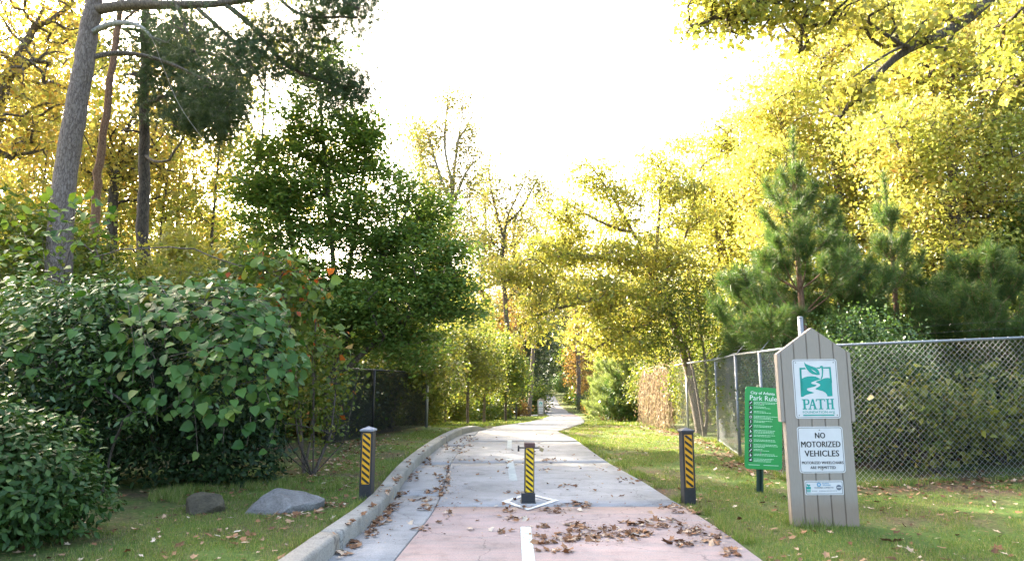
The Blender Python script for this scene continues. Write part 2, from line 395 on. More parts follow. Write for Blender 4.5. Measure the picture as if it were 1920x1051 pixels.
F = np.stack([idx[:-1, :-1], idx[:-1, 1:], idx[1:, 1:], idx[1:, :-1]], -1).reshape(-1, 4)
V = np.stack([GX, GY, GZ], -1).reshape(-1, 3)
tag(link('ground', npmesh('ground', V, F, M_GROUND, True)), 'lawn and leaf-strewn woodland floor either side of the path', kind='structure')

# ------------------------------------------------------------------ path, gutter, kerb
def strip_mesh(name, y0, y1, fl, fr, ztop, thick, mat, n=None, nx=2, bev=0.006):
    n = n or max(2, int((y1 - y0) / 0.5) + 1)
    yy = np.linspace(y0, y1, n)
    yy = np.concatenate([[y0], yy[1:-1], [y1]])
    L = np.stack([fl(yy), yy], -1); Rr = np.stack([fr(yy), yy], -1)
    rows = []
    for i in range(n):
        z = ztop(yy[i])
        row = [(*L[i], z - thick), (*L[i], z - bev)]
        for k in range(nx + 1):
            t = k / nx; e = bev * (1 if k == 0 else -1 if k == nx else 0)
            row.append((L[i, 0] * (1 - t) + Rr[i, 0] * t + e, yy[i] + (bev if i == 0 else -bev if i == n - 1 else 0), z))
        row += [(*Rr[i], z - bev), (*Rr[i], z - thick)]
        rows.append(row)
    c = len(rows[0])
    a = np.array(rows).reshape(-1, 3)
    ix = np.arange(n * c).reshape(n, c)
    Fq = np.stack([ix[:-1, :-1], ix[:-1, 1:], ix[1:, 1:], ix[1:, :-1]], -1).reshape(-1, 4)
    caps = []
    V2 = [a]
    base = len(a)
    for row, flip in ((ix[0], False), (ix[-1], True)):
        top = a[row].copy(); bot = top.copy(); bot[:, 2] = a[row][:, 2].min()
        V2.append(bot); k = np.arange(c) + base; base += c
        q = np.stack([row[:-1], k[:-1], k[1:], row[1:]], -1)
        caps.append(q[:, ::-1] if flip else q)
    return npmesh(name, np.concatenate(V2), [Fq] + caps, mat)

path = empty('path'); tag(path, 'pale concrete greenway path with pink coated near end', kind='structure')
gut = empty('gutter'); tag(gut, 'grey concrete gutter strip between the kerb and the path', kind='structure')
kerb = empty('kerb'); tag(kerb, 'weathered concrete kerb curving along the left of the path', kind='structure')
TOP = lambda y: PROF(y) + 0.03
joints = [-1.0, 3.9, 8.17, 12.35, 16.5, 20.6]
for a, b in zip(joints[:-1], joints[1:]):
    m = M_PINK if b < 9 else M_CONC
    o = link('slab', strip_mesh('slab', a + 0.005, b - 0.005, lambda y: XJ(np.clip(y, 2.5, 30)) + 0.011, lambda y: XR(np.clip(y, 2.5, 30)), TOP, 0.12, m, nx=4), path)
    if b < 9: o['label'] = 'pink coated concrete slab at the near end of the path'
gj = [-1.0, 2.4, 5.6, 8.9, 12.1, 15.4, 18.4, 20.6]
for a, b in zip(gj[:-1], gj[1:]):
    link('slab', strip_mesh('gutter_slab', a + 0.004, b - 0.004, lambda y: XI(np.clip(y, 2.5, 30)) - 0.05, lambda y: XJ(np.clip(y, 2.5, 30)), TOP, 0.12, M_GUT), gut)
link('slab', strip_mesh('path_far', 20.61, 30.3, lambda y: np.where(y < 24, np.interp(y, [20.6, 22.0, 24], [-1.35, -0.75, float(FCEN(24) - FHALF(24))]), FCEN(y) - FHALF(y)), lambda y: np.where(y < 24, np.interp(y, [20.6, 24], [1.45, float(FCEN(24) + FHALF(24))]), FCEN(y) + FHALF(y)), TOP, 0.12, M_CONC, n=24), path)
fj = [30.3, 36, 42, 48, 54, 60, 66, 72, 76.6]
for a, b in zip(fj[:-1], fj[1:]):
    link('slab', strip_mesh('path_far', a + .012, b - .012, lambda y: FCEN(y) - FHALF(y), lambda y: FCEN(y) + FHALF(y), TOP, 0.12, M_FARP, n=8), path)
o = link('hill_path', strip_mesh('hill_path', 79.4, 158, lambda y: FCEN(y) - FHALF(y), lambda y: FCEN(y) + FHALF(y), lambda y: PROF(y) + .05, 0.2, M_FARP, n=60))
tag(o, 'far stretch of path climbing and bending left into the woods', kind='structure')
o = link('brick_strip', strip_mesh('brick_strip', 76.7, 79.3, lambda y: FCEN(y) - 0.3 - 0 * y, lambda y: FCEN(y) + 3.4 + 0 * y, lambda y: PROF(y) + .06, 0.2, M_REDSTRIP))
tag(o, 'dull red strip across the far path beyond the small sign', kind='structure')
o = link('cross_path', strip_mesh('cross_path', 77.6, 80.6, lambda y: -30 + 0 * y, lambda y: 3.6 + 0 * y, lambda y: PROF(y) + .07, 0.2, M_FARP, nx=40))
tag(o, 'pale side path running left behind the far small trees', kind='structure')

# kerb sections
ky = np.arange(1.0, 200, 0.1)
kx = XI(np.clip(np.linspace(1.0, KERB_END, 205), 2.5, 30)); kyy = np.linspace(1.0, KERB_END, 205)
kp = np.stack([kx, kyy], -1)
kt = np.gradient(kp, axis=0); kt /= np.linalg.norm(kt, axis=1)[:, None]
kn = np.stack([-kt[:, 1], kt[:, 0]], -1)          # to the left
seg = np.concatenate([[0], np.cumsum(np.linalg.norm(np.diff(kp, axis=0), axis=1))])
L = 2.55; s0 = 0.0; k = 0
prof = [(0.0, -0.12), (0.0, 0.125), (0.012, 0.148), (0.034, 0.156), (0.165, 0.16), (0.188, 0.152), (0.196, 0.135), (0.196, -0.12)]
rk = np.random.default_rng(3)
while s0 < seg[-1]:
    s1 = min(seg[-1], s0 + L); ss = np.linspace(s0 + 0.004, s1 - 0.004, 14)
    px_ = np.stack([np.interp(ss, seg, kp[:, 0]), np.interp(ss, seg, kp[:, 1])], -1)
    nn = np.stack([np.interp(ss, seg, kn[:, 0]), np.interp(ss, seg, kn[:, 1])], -1)
    rows = []
    for i in range(len(ss)):
        tz = 0.03 + float(PROF(px_[i, 1])) + rk.normal(0, 0.0012)
        fall = 1 - 0.75 * float(sstep(seg[-1] - 1.2, seg[-1], ss[i]))
        rows.append([(px_[i, 0] + nn[i, 0] * a, px_[i, 1] + nn[i, 1] * a, tz + (b * fall if b > 0 else b)) for a, b in prof])
    c = len(prof); a = np.array(rows).reshape(-1, 3); ix = np.arange(len(a)).reshape(-1, c)
    Fq = np.stack([ix[:-1, :-1], ix[1:, :-1], ix[1:, 1:], ix[:-1, 1:]], -1).reshape(-1, 4)
    me = npmesh('kerb_section', a, [Fq, ix[0][None, :], ix[-1][None, ::-1]], M_KERB)
    link('kerb_section', me, kerb)
    s0 = s1; k += 1

# painted marks
def sheet(name, pts, z, mat, parent=None, lab=None):
    me = bpy.data.meshes.new(name)
    me.from_pydata([(p[0], p[1], float(PROF(p[1])) + z) for p in pts], [], [tuple(range(len(pts)))]); me.materials.append(mat)
    o = link(name, me, parent)
    if parent is None: tag(o, lab, kind='structure')
    return o
marks = empty('road_marking'); tag(marks, 'pale painted centre line and white diamond round the middle bollard', kind='structure')
zz = 0.0345
def dash(y0, y1, x0, x1, mat, hw=0.052):
    n = 6
    yy = np.linspace(y0, y1, n); xx = np.linspace(x0, x1, n)
    rg = np.random.default_rng(int(y0 * 10) + 3)
    Lp = [(xx[i] - hw + rg.normal(0, .002), yy[i]) for i in range(n)]; Rp = [(xx[i] + hw + rg.normal(0, .002), yy[i]) for i in range(n)]
    sheet('centre_line', Rp + Lp[::-1], zz, mat, marks)
dash(3.5, 7.05, .135, .135, M_AQUA)
dash(10.2, 13.0, .02, -.05, M_AQUAW, 0.06)
dash(15.0, 17.0, -.06, -.06, M_AQUAW)
BX, BY = G(992, 946)[:2]
dl, dr, df, db = G(940, 945)[:2], G(1048, 943)[:2], G(990, 962)[:2], (BX, BY + 0.62)
def dia(a, b, w_=0.055):
    a = np.array(a, float); b = np.array(b, float); c = np.array((BX, BY + 0.03))
    i0 = a + (c - a) * (w_ * 1.75 / np.linalg.norm(c - a)); i1 = b + (c - b) * (w_ * 1.75 / np.linalg.norm(c - b))
    sheet('diamond_line', [a, b, i1, i0], zz + 0.004, M_MARK, marks)
dia(dl, df); dia(df, dr); dia(dr, db); dia(db, dl)

# ------------------------------------------------------------------ tree machinery
def tube(P, rad, n):
    P = np.asarray(P, float); m = len(P)
    T = np.gradient(P, axis=0); T /= (np.linalg.norm(T, axis=1)[:, None] + 1e-9)
    t0 = T.mean(0); ref = np.array((1.0, 0, 0)) if abs(t0[0]) < 0.7 * np.linalg.norm(t0) + 1e-9 else np.array((0, 1.0, 0))
    if abs(t0[0]) >= abs(t0[1]) and abs(t0[0]) >= abs(t0[2]): ref = np.array((0, 0, 1.0))
    n1 = np.cross(T, ref); n1 /= (np.linalg.norm(n1, axis=1)[:, None] + 1e-9); n2 = np.cross(T, n1)
    a = np.arange(n) * 2 * math.pi / n
    V = P[:, None, :] + np.asarray(rad)[:, None, None] * (np.cos(a)[None, :, None] * n1[:, None, :] + np.sin(a)[None, :, None] * n2[:, None, :])
    ix = np.arange(m * n).reshape(m, n); nx = np.roll(ix, -1, 1)
    F = np.stack([ix[:-1], nx[:-1], nx[1:], ix[1:]], -1).reshape(-1, 4)
    return V.reshape(-1, 3), F

def merge(parts):
    Vs, Fs, b = [], [], 0
    for V, F in parts:
        Vs.append(V); Fs.append(F + b); b += len(V)
    return np.concatenate(Vs), np.concatenate(Fs)

def densify(pts, step):
    pts = np.asarray(pts, float); d = np.concatenate([[0], np.cumsum(np.linalg.norm(np.diff(pts, axis=0), axis=1))])
    n = max(2, int(d[-1] / step) + 1); s = np.linspace(0, d[-1], n)
    # smooth interpolation through the given points
    out = np.stack([np.interp(s, d, pts[:, k]) for k in range(3)], -1)
    for _ in range(2):
        o2 = out.copy(); o2[1:-1] = 0.25 * out[:-2] + 0.5 * out[1:-1] + 0.25 * out[2:]; out = o2
    return out

def skeleton(stems, targets, rng, step=0.45, up=0.10, jit=0.06, side=0.8, rtip=0.006, ex=0.46, rbase=None):
    """stems: list of polylines, the first starts at the root; later ones start on an earlier one.
    Each target gets a branch from the best node below it. Returns chains (points, radii)."""
    pos, par = [], []
    for st in stems:
        P = densify(st, step)
        if not pos: prev = -1
        else: prev = int(np.argmin(np.linalg.norm(np.array(pos) - P[0], axis=1)))
        for i, p in enumerate(P):
            if prev >= 0 and i == 0: continue
            pos.append(p); par.append(prev); prev = len(pos) - 1
    nst = len(pos)
    cap = nst + 40 * len(targets) + 10
    PA = np.zeros((cap, 3)); PA[:nst] = np.array(pos); n = nst
    T = np.asarray(targets, float)
    if len(T):
        dm = np.array([np.min(np.linalg.norm(PA[:nst] - t, axis=1)) for t in T])
        for ti in np.argsort(dm):
            p = T[ti]
            D = PA[:n] - p; d = np.sqrt((D * D).sum(1))
            hz = np.sqrt(D[:, 0] ** 2 + D[:, 1] ** 2)
            cost = d + side * np.maximum(0, D[:, 2] + 0.35 * hz)
            cost[0:2] += 5
            j = int(np.argmin(cost)); a = PA[j]; dist = d[j]
            k = min(38, max(1, int(math.ceil(dist / step))))
            pv = j
            for s in range(1, k + 1):
                t = s / k
                q = a * (1 - t) + p * t
                q = q + np.array((0, 0, up * dist * math.sin(math.pi * t)))
                if s < k: q = q + rng.normal(0, jit * dist / k ** 0.5 * 0.6, 3)
                PA[n] = q; par.append(pv); pv = n; n += 1
    par = np.array(par); cnt = np.zeros(n)
    haschild = np.zeros(n, bool); haschild[par[par >= 0]] = True
    cnt[~haschild] = 1
    for i in range(n - 1, 0, -1):
        if par[i] >= 0: cnt[par[i]] += cnt[i]
    rad = rtip * cnt ** ex
    if rbase: rad = rad * (rbase / rad[0])
    rad = np.maximum(rad, rtip * 0.6)
    kids = [[] for _ in range(n)]
    for i in range(n):
        if par[i] >= 0: kids[par[i]].append(i)
    chains = []; stack = [(0, -1)]
    while stack:
        s, pa = stack.pop()
        ids = [s]
        c = s
        while kids[c]:
            ks = sorted(kids[c], key=lambda i: -cnt[i])
            for o_ in ks[1:]: stack.append((o_, c))
            c = ks[0]; ids.append(c)
        P = PA[ids]; r = rad[ids].copy()
        if pa >= 0:
            P = np.vstack((PA[pa], P)); r = np.concatenate(([min(r[0] * 1.15, rad[pa])], r))
        if len(P) > 1:
            r[-1] *= 0.5
            chains.append((P, r))
    return chains

def wood(chains, rmin=0.0):
    parts = []
    for P, r in chains:
        if r[0] < rmin: continue
        n = 10 if r[0] > 0.09 else 6 if r[0] > 0.03 else 4 if r[0] > 0.012 else 3
        parts.append(tube(P, r, n))
    return merge(parts)

def ell(lobes, rng, shell=0.55):
    out = []
    for (cx, cy_, cz, rx, ry, rz, n) in lobes:
        d = rng.normal(0, 1, (n, 3)); d /= np.linalg.norm(d, axis=1)[:, None]
        r = rng.uniform(shell ** 3, 1, n) ** (1 / 3)
        out.append(np.array((cx, cy_, cz)) + d * r[:, None] * np.array((rx, ry, rz)))
    return np.concatenate(out)

def leaves(C, rng, per, sig, size, up=0.7, droop=0.0, wid=0.62, fold=0.22, var=0.35, drop=0.0):
    C = np.repeat(np.asarray(C, float), per, 0); n = len(C)
    if drop: 
        C = C[rng.random(n) > drop]; n = len(C)
    o = rng.normal(0, 1, (n, 3)); 
    C = C + o * np.asarray(sig)
    N = rng.normal(0, 1, (n, 3)); N /= np.linalg.norm(N, axis=1)[:, None]; N[:, 2] += up; N /= np.linalg.norm(N, axis=1)[:, None]
    D = rng.normal(0, 1, (n, 3)); D[:, 2] -= droop
    D -= N * (D * N).sum(1)[:, None]; D /= (np.linalg.norm(D, axis=1)[:, None] + 1e-9)
    S = np.cross(N, D)
    L = size * (1 + var * rng.normal(0, 1, n)).clip(0.4, 1.9)
    W = L * wid * rng.uniform(0.8, 1.2, n) * 0.5
    b = C - D * (L * 0.5)[:, None]; t = C + D * (L * 0.5)[:, None]
    mid = C - D * (L * 0.06)[:, None] + N * (W * fold * 2)[:, None]
    l = mid + S * W[:, None]; r = mid - S * W[:, None]
    V = np.stack([b, r, t, l], 1).reshape(-1, 3)
    F = np.arange(n * 4).reshape(n, 4)
    return V, F

def needles(P, D, rng, per, length, spread=0.7, width=0.006, back=0.0):
    P = np.repeat(np.asarray(P, float), per, 0); D = np.repeat(np.asarray(D, float), per, 0); n = len(P)
    D = D + rng.normal(0, spread, (n, 3)); D /= (np.linalg.norm(D, axis=1)[:, None] + 1e-9)
    L = length * rng.uniform(0.65, 1.15, n)
    S = np.cross(D, rng.normal(0, 1, (n, 3))); S /= (np.linalg.norm(S, axis=1)[:, None] + 1e-9)
    P = P + rng.normal(0, 0.012, (n, 3))
    V = np.stack([P - S * width / 2, P + S * width / 2, P + D * L[:, None] + np.array((0, 0, -0.02)) * L[:, None]], 1).reshape(-1, 3)
    return V, np.arange(n * 3).reshape(n, 3)

def ground_at(x, y): return float(H(np.array(x), np.array(y)))

def make_tree(name, label, cat, group, root, stems, lobes, seed, leafm, barkm, per=90, sig=0.16, size=0.085, rbase=None, rtip=0.006, step=0.45, up=0.08, shell=0.5,
              lkw=None, side=0.8, crownname='crown', ex=0.46, jit=0.06, extra=None):
    rng = np.random.default_rng(seed)
    root = np.asarray(root, float)
    T = ell(lobes, rng, shell)
    T = T[T[:, 2] > root[2] + 0.15]
    ch = skeleton(stems, T, rng, step=step, up=up, rtip=rtip, rbase=rbase, side=side, ex=ex, jit=jit)
    t = empty(name, root); tag(t, label, cat, group)
    V, F = wood(ch); link('trunk', npmesh('trunk', V - root, F, barkm, True), t)
    C = T if extra is None else np.concatenate([T, extra])
    # leaves also along the outer twigs
    V, F = leaves(C, rng, per, sig, size, **(lkw or {}))
    link(crownname, npmesh(crownname, V - root, F, leafm), t)
    return t

def dup(t, loc, rotz=0.0, s=1.0, label=None, group=None):
    r = t.copy(); COL.objects.link(r); r.location = loc; r.rotation_euler = (0, 0, rotz)
    r.scale = (s, s, s) if not isinstance(s, tuple) else s
    if label: r['label'] = label
    if group: r['group'] = group
    for ch in list(t.children):
        c = ch.copy(); COL.objects.link(c); c.parent = r
    return r

def std_lobes(h, wd, rng, n=8, k=26, base=0.3):
    """a free-form crown of uneven lobes for a tree of height h and crown width wd"""
    L_ = []
    for i in range(n):
        f = base + (1 - base) * (i + 0.5) / n
        rr = wd * 0.5 * (math.sin(math.pi * min(1, (f - base) / (1 - base) * 0.85 + 0.13)) ** 0.8)
        a = rng.uniform(0, 6.28); q = rng.uniform(0.2, 0.75) * rr
        r_ = rng.uniform(0.45, 0.7) * rr + 0.25
        L_.append((q * math.cos(a), q * math.sin(a), h * f * 0.97, r_, r_, r_ * rng.uniform(0.6, 0.85), k))
    return L_

# ------------------------------------------------------------------ fences
M_GALV = plain('galvanised_steel', (0.24, 0.255, 0.275), 0.5, 0.5, 0.18, 40)
M_WIRE = plain('galvanised_wire', (0.26, 0.27, 0.28), 0.5, 0.35, 0.2, 30)
M_BLKWIRE = plain('black_coated_wire', (0.022, 0.022, 0.023), 0.5, 0.0, 0.2, 20)
M_BLKPOST = plain('black_coated_post', (0.014, 0.014, 0.015), 0.45, 0.0, 0.2, 20)

def chain_link(p0, p1, h, pitch, r, z0=0.04):
    """diamond mesh of interlocking zigzag wires between two ground points"""
    p0 = np.asarray(p0, float); p1 = np.asarray(p1, float)
    Lh = np.linalg.norm(p1[:2] - p0[:2]); e = (p1 - p0) / Lh; nrm = np.array((e[1], -e[0], 0.0)); nrm /= np.linalg.norm(nrm)
    nw = int(Lh / (pitch / 2)) - 1; K = int(h / (pitch / 2)) + 1
    i = np.arange(nw)[:, None]; k = np.arange(K)[None, :]
    wave = 0.012 * np.sin(i * 0.11) * np.sin(k * 0.13)
    s = i * (pitch / 2) + ((k + i) % 2) * (pitch / 2); z = z0 + k * (h / (K - 1)) + 0 * i
    s = np.minimum(s, Lh)
    base = p0[None, None, :] + s[..., None] * e[None, None, :] + np.stack([0 * s, 0 * s, z], -1) + (wave + r * 0.8 * np.where((k + i) % 2 == 0, 1, -1))[..., None] * nrm
    eh = np.array((e[0], e[1], 0))
    offs = np.stack([eh * r * 1.25, -eh * r * 0.65 + nrm * r, -eh * r * 0.65 - nrm * r])
    V = base[:, :, None, :] + offs[None, None]
    ix = np.arange(nw * K * 3).reshape(nw, K, 3); nx = np.roll(ix, -1, 2)
    Fq = np.stack([ix[:, :-1], nx[:, :-1], nx[:, 1:], ix[:, 1:]], -1).reshape(-1, 4)
    return V.reshape(-1, 3), Fq

def fence(name, label, pts, h, posts, pitch, r, mw, mp, post_r=0.03, rail_r=0.02, tall=None, seed=0):
    root = np.array(pts[0]); t = empty(name, root); tag(t, label, 'fence')
    for a, b in zip(pts[:-1], pts[1:]):
        V, F = chain_link(np.array(a) - root, np.array(b) - root, h, pitch, r)
        tag(link('wire_mesh', npmesh('wire_mesh', V, F, mw), t), kind='stuff')
        bm = bmesh.new(); z = np.array((0, 0, h + 0.045))
        pa = np.array(a) - root + z; pb = np.array(b) - root + z
        cyl(bm, pa, pb, rail_r, 10)
        Lh = np.linalg.norm(pb - pa)
        for k in range(int(Lh / 0.21)):                # tie wires round the rail
            q = pa + (pb - pa) * (k + 0.5) * 0.21 / Lh
            d = (pb - pa) / Lh
            cyl(bm, q - d * 0.006, q + d * 0.006, rail_r * 1.22, 8)
        bmesh_obj('top_rail', bm, mp, t, True)
    for k, p in enumerate(posts):
        p = np.array(p) - root; bm = bmesh.new(); hh = h + 0.06
        rr = post_r
        if tall and k in tall: hh = tall[k]; rr = post_r * 1.25
        cyl(bm, p - np.array((0, 0, 0.25)), p + np.array((0, 0, hh)), rr, 12)
        bmesh.ops.create_uvsphere(bm, u_segments=10, v_segments=6, radius=rr * 1.12, matrix=Matrix.Translation(p + np.array((0, 0, hh))) @ Matrix.Diagonal((1, 1, 0.6, 1)))
        bmesh_obj('post', bm, mp, t, True)
    return t, root

def onground(x, y, dz=0.0): return np.array((x, y, ground_at(x, y) + dz))
CX, CYF = 4.27, 9.85
front_pts = [onground(CX, CYF), onground(7.75, CYF), onground(10.2, CYF + 0.1)]
ff, rt = fence('chain_link_fence', 'galvanised chain link fence facing the path behind the tall wooden sign', front_pts, 1.95,
               [onground(CX + 0.0, CYF), onground(7.75, CYF), onground(10.2, CYF + .1)], 0.084, 0.0024, M_WIRE, M_GALV, tall={0: 2.42})
def barbs(t, root, strands, mat, seed=1):
    rg = np.random.default_rng(seed)
    for P in strands:
        P = np.asarray(P) - root
        n = 24; s = np.linspace(0, 1, n)
        seglen = np.linalg.norm(np.diff(P, axis=0), axis=1); d = np.concatenate([[0], np.cumsum(seglen)])
        Q = np.stack([np.interp(s * d[-1], d, P[:, k]) for k in range(3)], -1)
        Q[:, 2] -= 0.03 * np.sin(s * math.pi * (len(P) - 1)) ** 2
        parts = [tube(Q, np.full(n, 0.0016), 4)]
        for k in range(int(d[-1] / 0.13)):
            f = (k + 0.5) * 0.13; q = np.array([np.interp(f, s * d[-1], Q[:, j]) for j in range(3)])
            v = rg.normal(0, 1, 3); v /= np.linalg.norm(v)
            parts.append(tube(np.array([q - v * 0.018, q + v * 0.018]), np.array([0.0013, 0.0013]), 3))
        V, F = merge(parts); link('barbed_wire', npmesh('barbed_wire', V, F, mat), t)
barbs(ff, rt, [[p + np.array((0, 0.0 + 0.05 * j, 2.03 + 0.11 * j)) for p in front_pts] for j in (1, 2)], M_BLKPOST)

side_xy = [(CX, CYF + 0.001)] + [tuple(G(u, v)[:2]) for u, v in ((1388, 859), (1348, 830))] + [(4.92, 19.0), (4.98, 22.1), (5.0, 25.3)]
side_pts = [onground(*p) for p in side_xy]
side_pts[0][0] -= 0.045
sf, rt2 = fence('chain_link_fence', 'galvanised chain link fence running away along the right lawn behind the green sign', side_pts, 1.95, side_pts[1:], 0.084, 0.0024, M_WIRE, M_GALV)
# barbed wire on slanted arms
arms = []
for p in [side_pts[0] * 0.45 + side_pts[1] * 0.55] + side_pts[1:]:
    a = p + np.array((0, 0, 1.98)); b = a + np.array((0.20, 0.03, 0.22)); arms.append((a, b))
    bm = bmesh.new(); cyl(bm, a - rt2, b - rt2, 0.009, 8); bmesh_obj('barb_arm', bm, M_GALV, sf)
barbs(sf, rt2, [[a * (1 - f) + b * f for a, b in arms] for f in (0.35, 0.68, 1.0)], M_WIRE, 2)
# one more steel post by the corner (brace)
bm = bmesh.new(); q = side_pts[0] * 0.45 + side_pts[1] * 0.55 - rt2; cyl(bm, q, q + np.array((0, 0, 2.0)), 0.028, 10); bmesh_obj('post', bm, M_GALV, sf, True)

lp = [onground(*A(613, 760, 13.8)[:2]), onground(*A(700, 760, 16.5)[:2]), onground(*A(800, 760, 20.2)[:2])]
lf, rt3 = fence('black_fence', 'black coated chain link fence under the green maple left of the path', lp, 1.55, lp[:2], 0.060, 0.0040, M_BLKWIRE, M_BLKPOST, 0.032, 0.021)
bm = bmesh.new(); cyl(bm, lp[2] - rt3, lp[2] - rt3 + np.array((0, 0, 1.6)), 0.05, 10); o = bmesh_obj('post', bm, M_GALV, lf, True); o['label'] = 'pale grey end post of the dark fence'

# ------------------------------------------------------------------ lettering
def text_mesh(body, w_, h_, bold_=0.0):
    bold = 0.0
    cu = bpy.data.curves.new('lettering', 'FONT'); cu.body = body; cu.size = 1.0; cu.offset = bold; cu.resolution_u = 3
    cu.align_x = 'CENTER'; cu.space_character = 1.05
    ob = bpy.data.objects.new('lettering', cu); COL.objects.link(ob)
    me = bpy.data.meshes.new_from_object(ob.evaluated_get(bpy.context.evaluated_depsgraph_get()))
    bpy.data.objects.remove(ob); bpy.data.curves.remove(cu)
    n = len(me.vertices); co = np.zeros(n * 3, np.float32); me.vertices.foreach_get('co', co); co = co.reshape(-1, 3)
    mn, mx = co.min(0), co.max(0)
    x = (co[:, 0] - (mn[0] + mx[0]) / 2) * (w_ / (mx[0] - mn[0])); z = (co[:, 1] - (mn[1] + mx[1]) / 2) * (h_ / (mx[1] - mn[1]))
    out = np.stack([x, 0 * x, z], -1).astype(np.float32)
    if bold_ <= 0:
        me.vertices.foreach_set('co', out.ravel()); me.update(); return me
    fs = [list(p.vertices) for p in me.polygons]; bpy.data.meshes.remove(me)
    V, F = [], []
    for k, dx in enumerate((-1, 0, 1)):                # stroke weight: the letter set three times, slightly apart
        b = len(V); V += [(p[0] + dx * bold_ * h_, -0.00025 * k, p[2]) for p in out]; F += [tuple(i + b for i in f) for f in fs]
    me = bpy.data.meshes.new('lettering'); me.from_pydata(V, [], F); return me

def letters(body, cx, cz, w_, h_, y, mat, parent, bold=0.0, name='lettering'):
    me = text_mesh(body, w_, h_, bold); me.materials.clear(); me.materials.append(mat)
    o = link(name, me, parent); o.location = (cx, y, cz); return o

def flat(name, polys, y, mat, parent):
    """flat print: polygons in (x,z)"""
    me = bpy.data.meshes.new(name); V, F = [], []
    for p in polys:
        a = sum(p[i][0] * p[(i + 1) % len(p)][1] - p[(i + 1) % len(p)][0] * p[i][1] for i in range(len(p)))
        if a < 0: p = p[::-1]
        F.append(tuple(range(len(V), len(V) + len(p)))); V += [(q[0], y, q[1]) for q in p]
    me.from_pydata(V, [], F); me.materials.append(mat)
    return link(name, me, parent)

def ring(cx, cz, w_, h_, r, t):
    """rounded border line as quads"""
    a = rrect(cx, cz, w_, h_, r); b = rrect(cx, cz, w_ - 2 * t, h_ - 2 * t, max(0.001, r - t))
    return [[a[i], a[(i + 1) % len(a)], b[(i + 1) % len(a)], b[i]] for i in range(len(a))]

def wood_mat():
    m, nt, bs, out = new_mat('grey_painted_planks')
    tc = nd(nt, 'ShaderNodeTexCoord')
    mp = nd(nt, 'ShaderNodeMapping', {'Vector': tc.outputs['Object'], 'Scale': (40, 40, 5)})
    n1 = nd(nt, 'ShaderNodeTexNoise', {'Vector': mp.outputs[0], 'Scale': 2.0, 'Detail': 5.0, 'Roughness': 0.6})
    n2 = nd(nt, 'ShaderNodeTexNoise', {'Vector': tc.outputs['Object'], 'Scale': 3.0, 'Detail': 4.0})
    col = ramp(nt, n1.outputs[0], [(0.3, (0.25, 0.222, 0.185)), (0.7, (0.285, 0.252, 0.212))])
    sp = nd(nt, 'ShaderNodeSeparateXYZ', {0: tc.outputs['Object']})
    hz = nd(nt, 'ShaderNodeMath', {0: sp.outputs[2], 1: nd(nt, 'ShaderNodeMath', {0: n2.outputs[0], 1: 0.35}, operation='MULTIPLY').outputs[0]}, operation='SUBTRACT')
    col = mixc(nt, ramp(nt, hz.outputs[0], [(-0.0, g3(0.55)), (0.16, g3(0))]), col, (0.20, 0.135, 0.085))   # splashed mud at the foot
    nt.links.new(col, bs.inputs['Base Color']); bs.inputs['Roughness'].default_value = 0.7
    bu = nd(nt, 'ShaderNodeBump', {'Strength': 0.25, 'Distance': 0.004, 'Height': n1.outputs[0]}); nt.links.new(bu.outputs[0], bs.inputs['Normal'])
    return m
M_PLANK = wood_mat()
M_PALE = plain('pale_sign_edge', (0.46, 0.43, 0.38), 0.6, 0, 0.1)
M_WHITE = plain('white_sign_face', (0.56, 0.57, 0.57), 0.35, 0, 0.05, 6)
M_TEAL = plain('teal_print', (0.0, 0.27, 0.225), 0.4, 0, 0.08)
M_BLACK = plain('black_print', (0.012, 0.012, 0.013), 0.45, 0, 0.2)
M_BLUE = plain('blue_print', (0.05, 0.24, 0.42), 0.4, 0, 0.1)
M_GREYPR = plain('grey_print', (0.12, 0.14, 0.17), 0.5, 0, 0.1)
M_SIGNGREEN = plain('green_sign_face', (0.015, 0.27, 0.065), 0.35, 0, 0.08, 5)
M_LGREEN = plain('pale_green_print', (0.42, 0.66, 0.47), 0.45, 0, 0.12, 60)
M_SIGNWHITE = plain('white_print', (0.72, 0.78, 0.73), 0.4, 0, 0.05)
M_DKGREEN = plain('dark_green_steel', (0.018, 0.045, 0.03), 0.5, 0.2, 0.25)
M_SCREW = plain('steel_screw', (0.22, 0.22, 0.22), 0.4, 0.9, 0.1)

SY = 7.2
sx = G(1549, 987)[0]; SZ = ground_at(sx, SY)
sign = empty('trail_sign', (sx, SY, SZ), (0, -R(0.5), R(-1.0)))
tag(sign, 'tall grey plank trail sign with three white plates standing on the right lawn', 'sign')
zof = lambda v: float(A(1540, v, SY)[2]) - SZ
z_sh, z_ap, z_st = zof(663), zof(614), zof(790)
D0, D1 = 0.0, 0.085
hw, uw = 0.35, 0.395
roof = lambda x: z_ap - (z_ap - z_sh) * abs(x) / uw
def vplank(x0, x1, zb):
    bm = bmesh.new(); g = 0.0035
    xs = [x0 + g, x1 - g]
    if x0 < -1e-6 and x1 > 1e-6: pts = [(xs[0], zb), (xs[1], zb), (xs[1], roof(xs[1])), (0, z_ap), (xs[0], roof(xs[0]))]
    else: pts = [(xs[0], zb), (xs[1], zb), (xs[1], roof(xs[1])), (xs[0], roof(xs[0]))]
    prism(bm, pts, D0, D1 - .012, 0.005)
    return bmesh_obj('plank', bm, M_PLANK, sign)
pw = 2 * hw / 5
for k in range(5): vplank(-hw + k * pw, -hw + (k + 1) * pw, -0.1)
vplank(-uw, -hw, z_st); vplank(hw, uw, z_st)
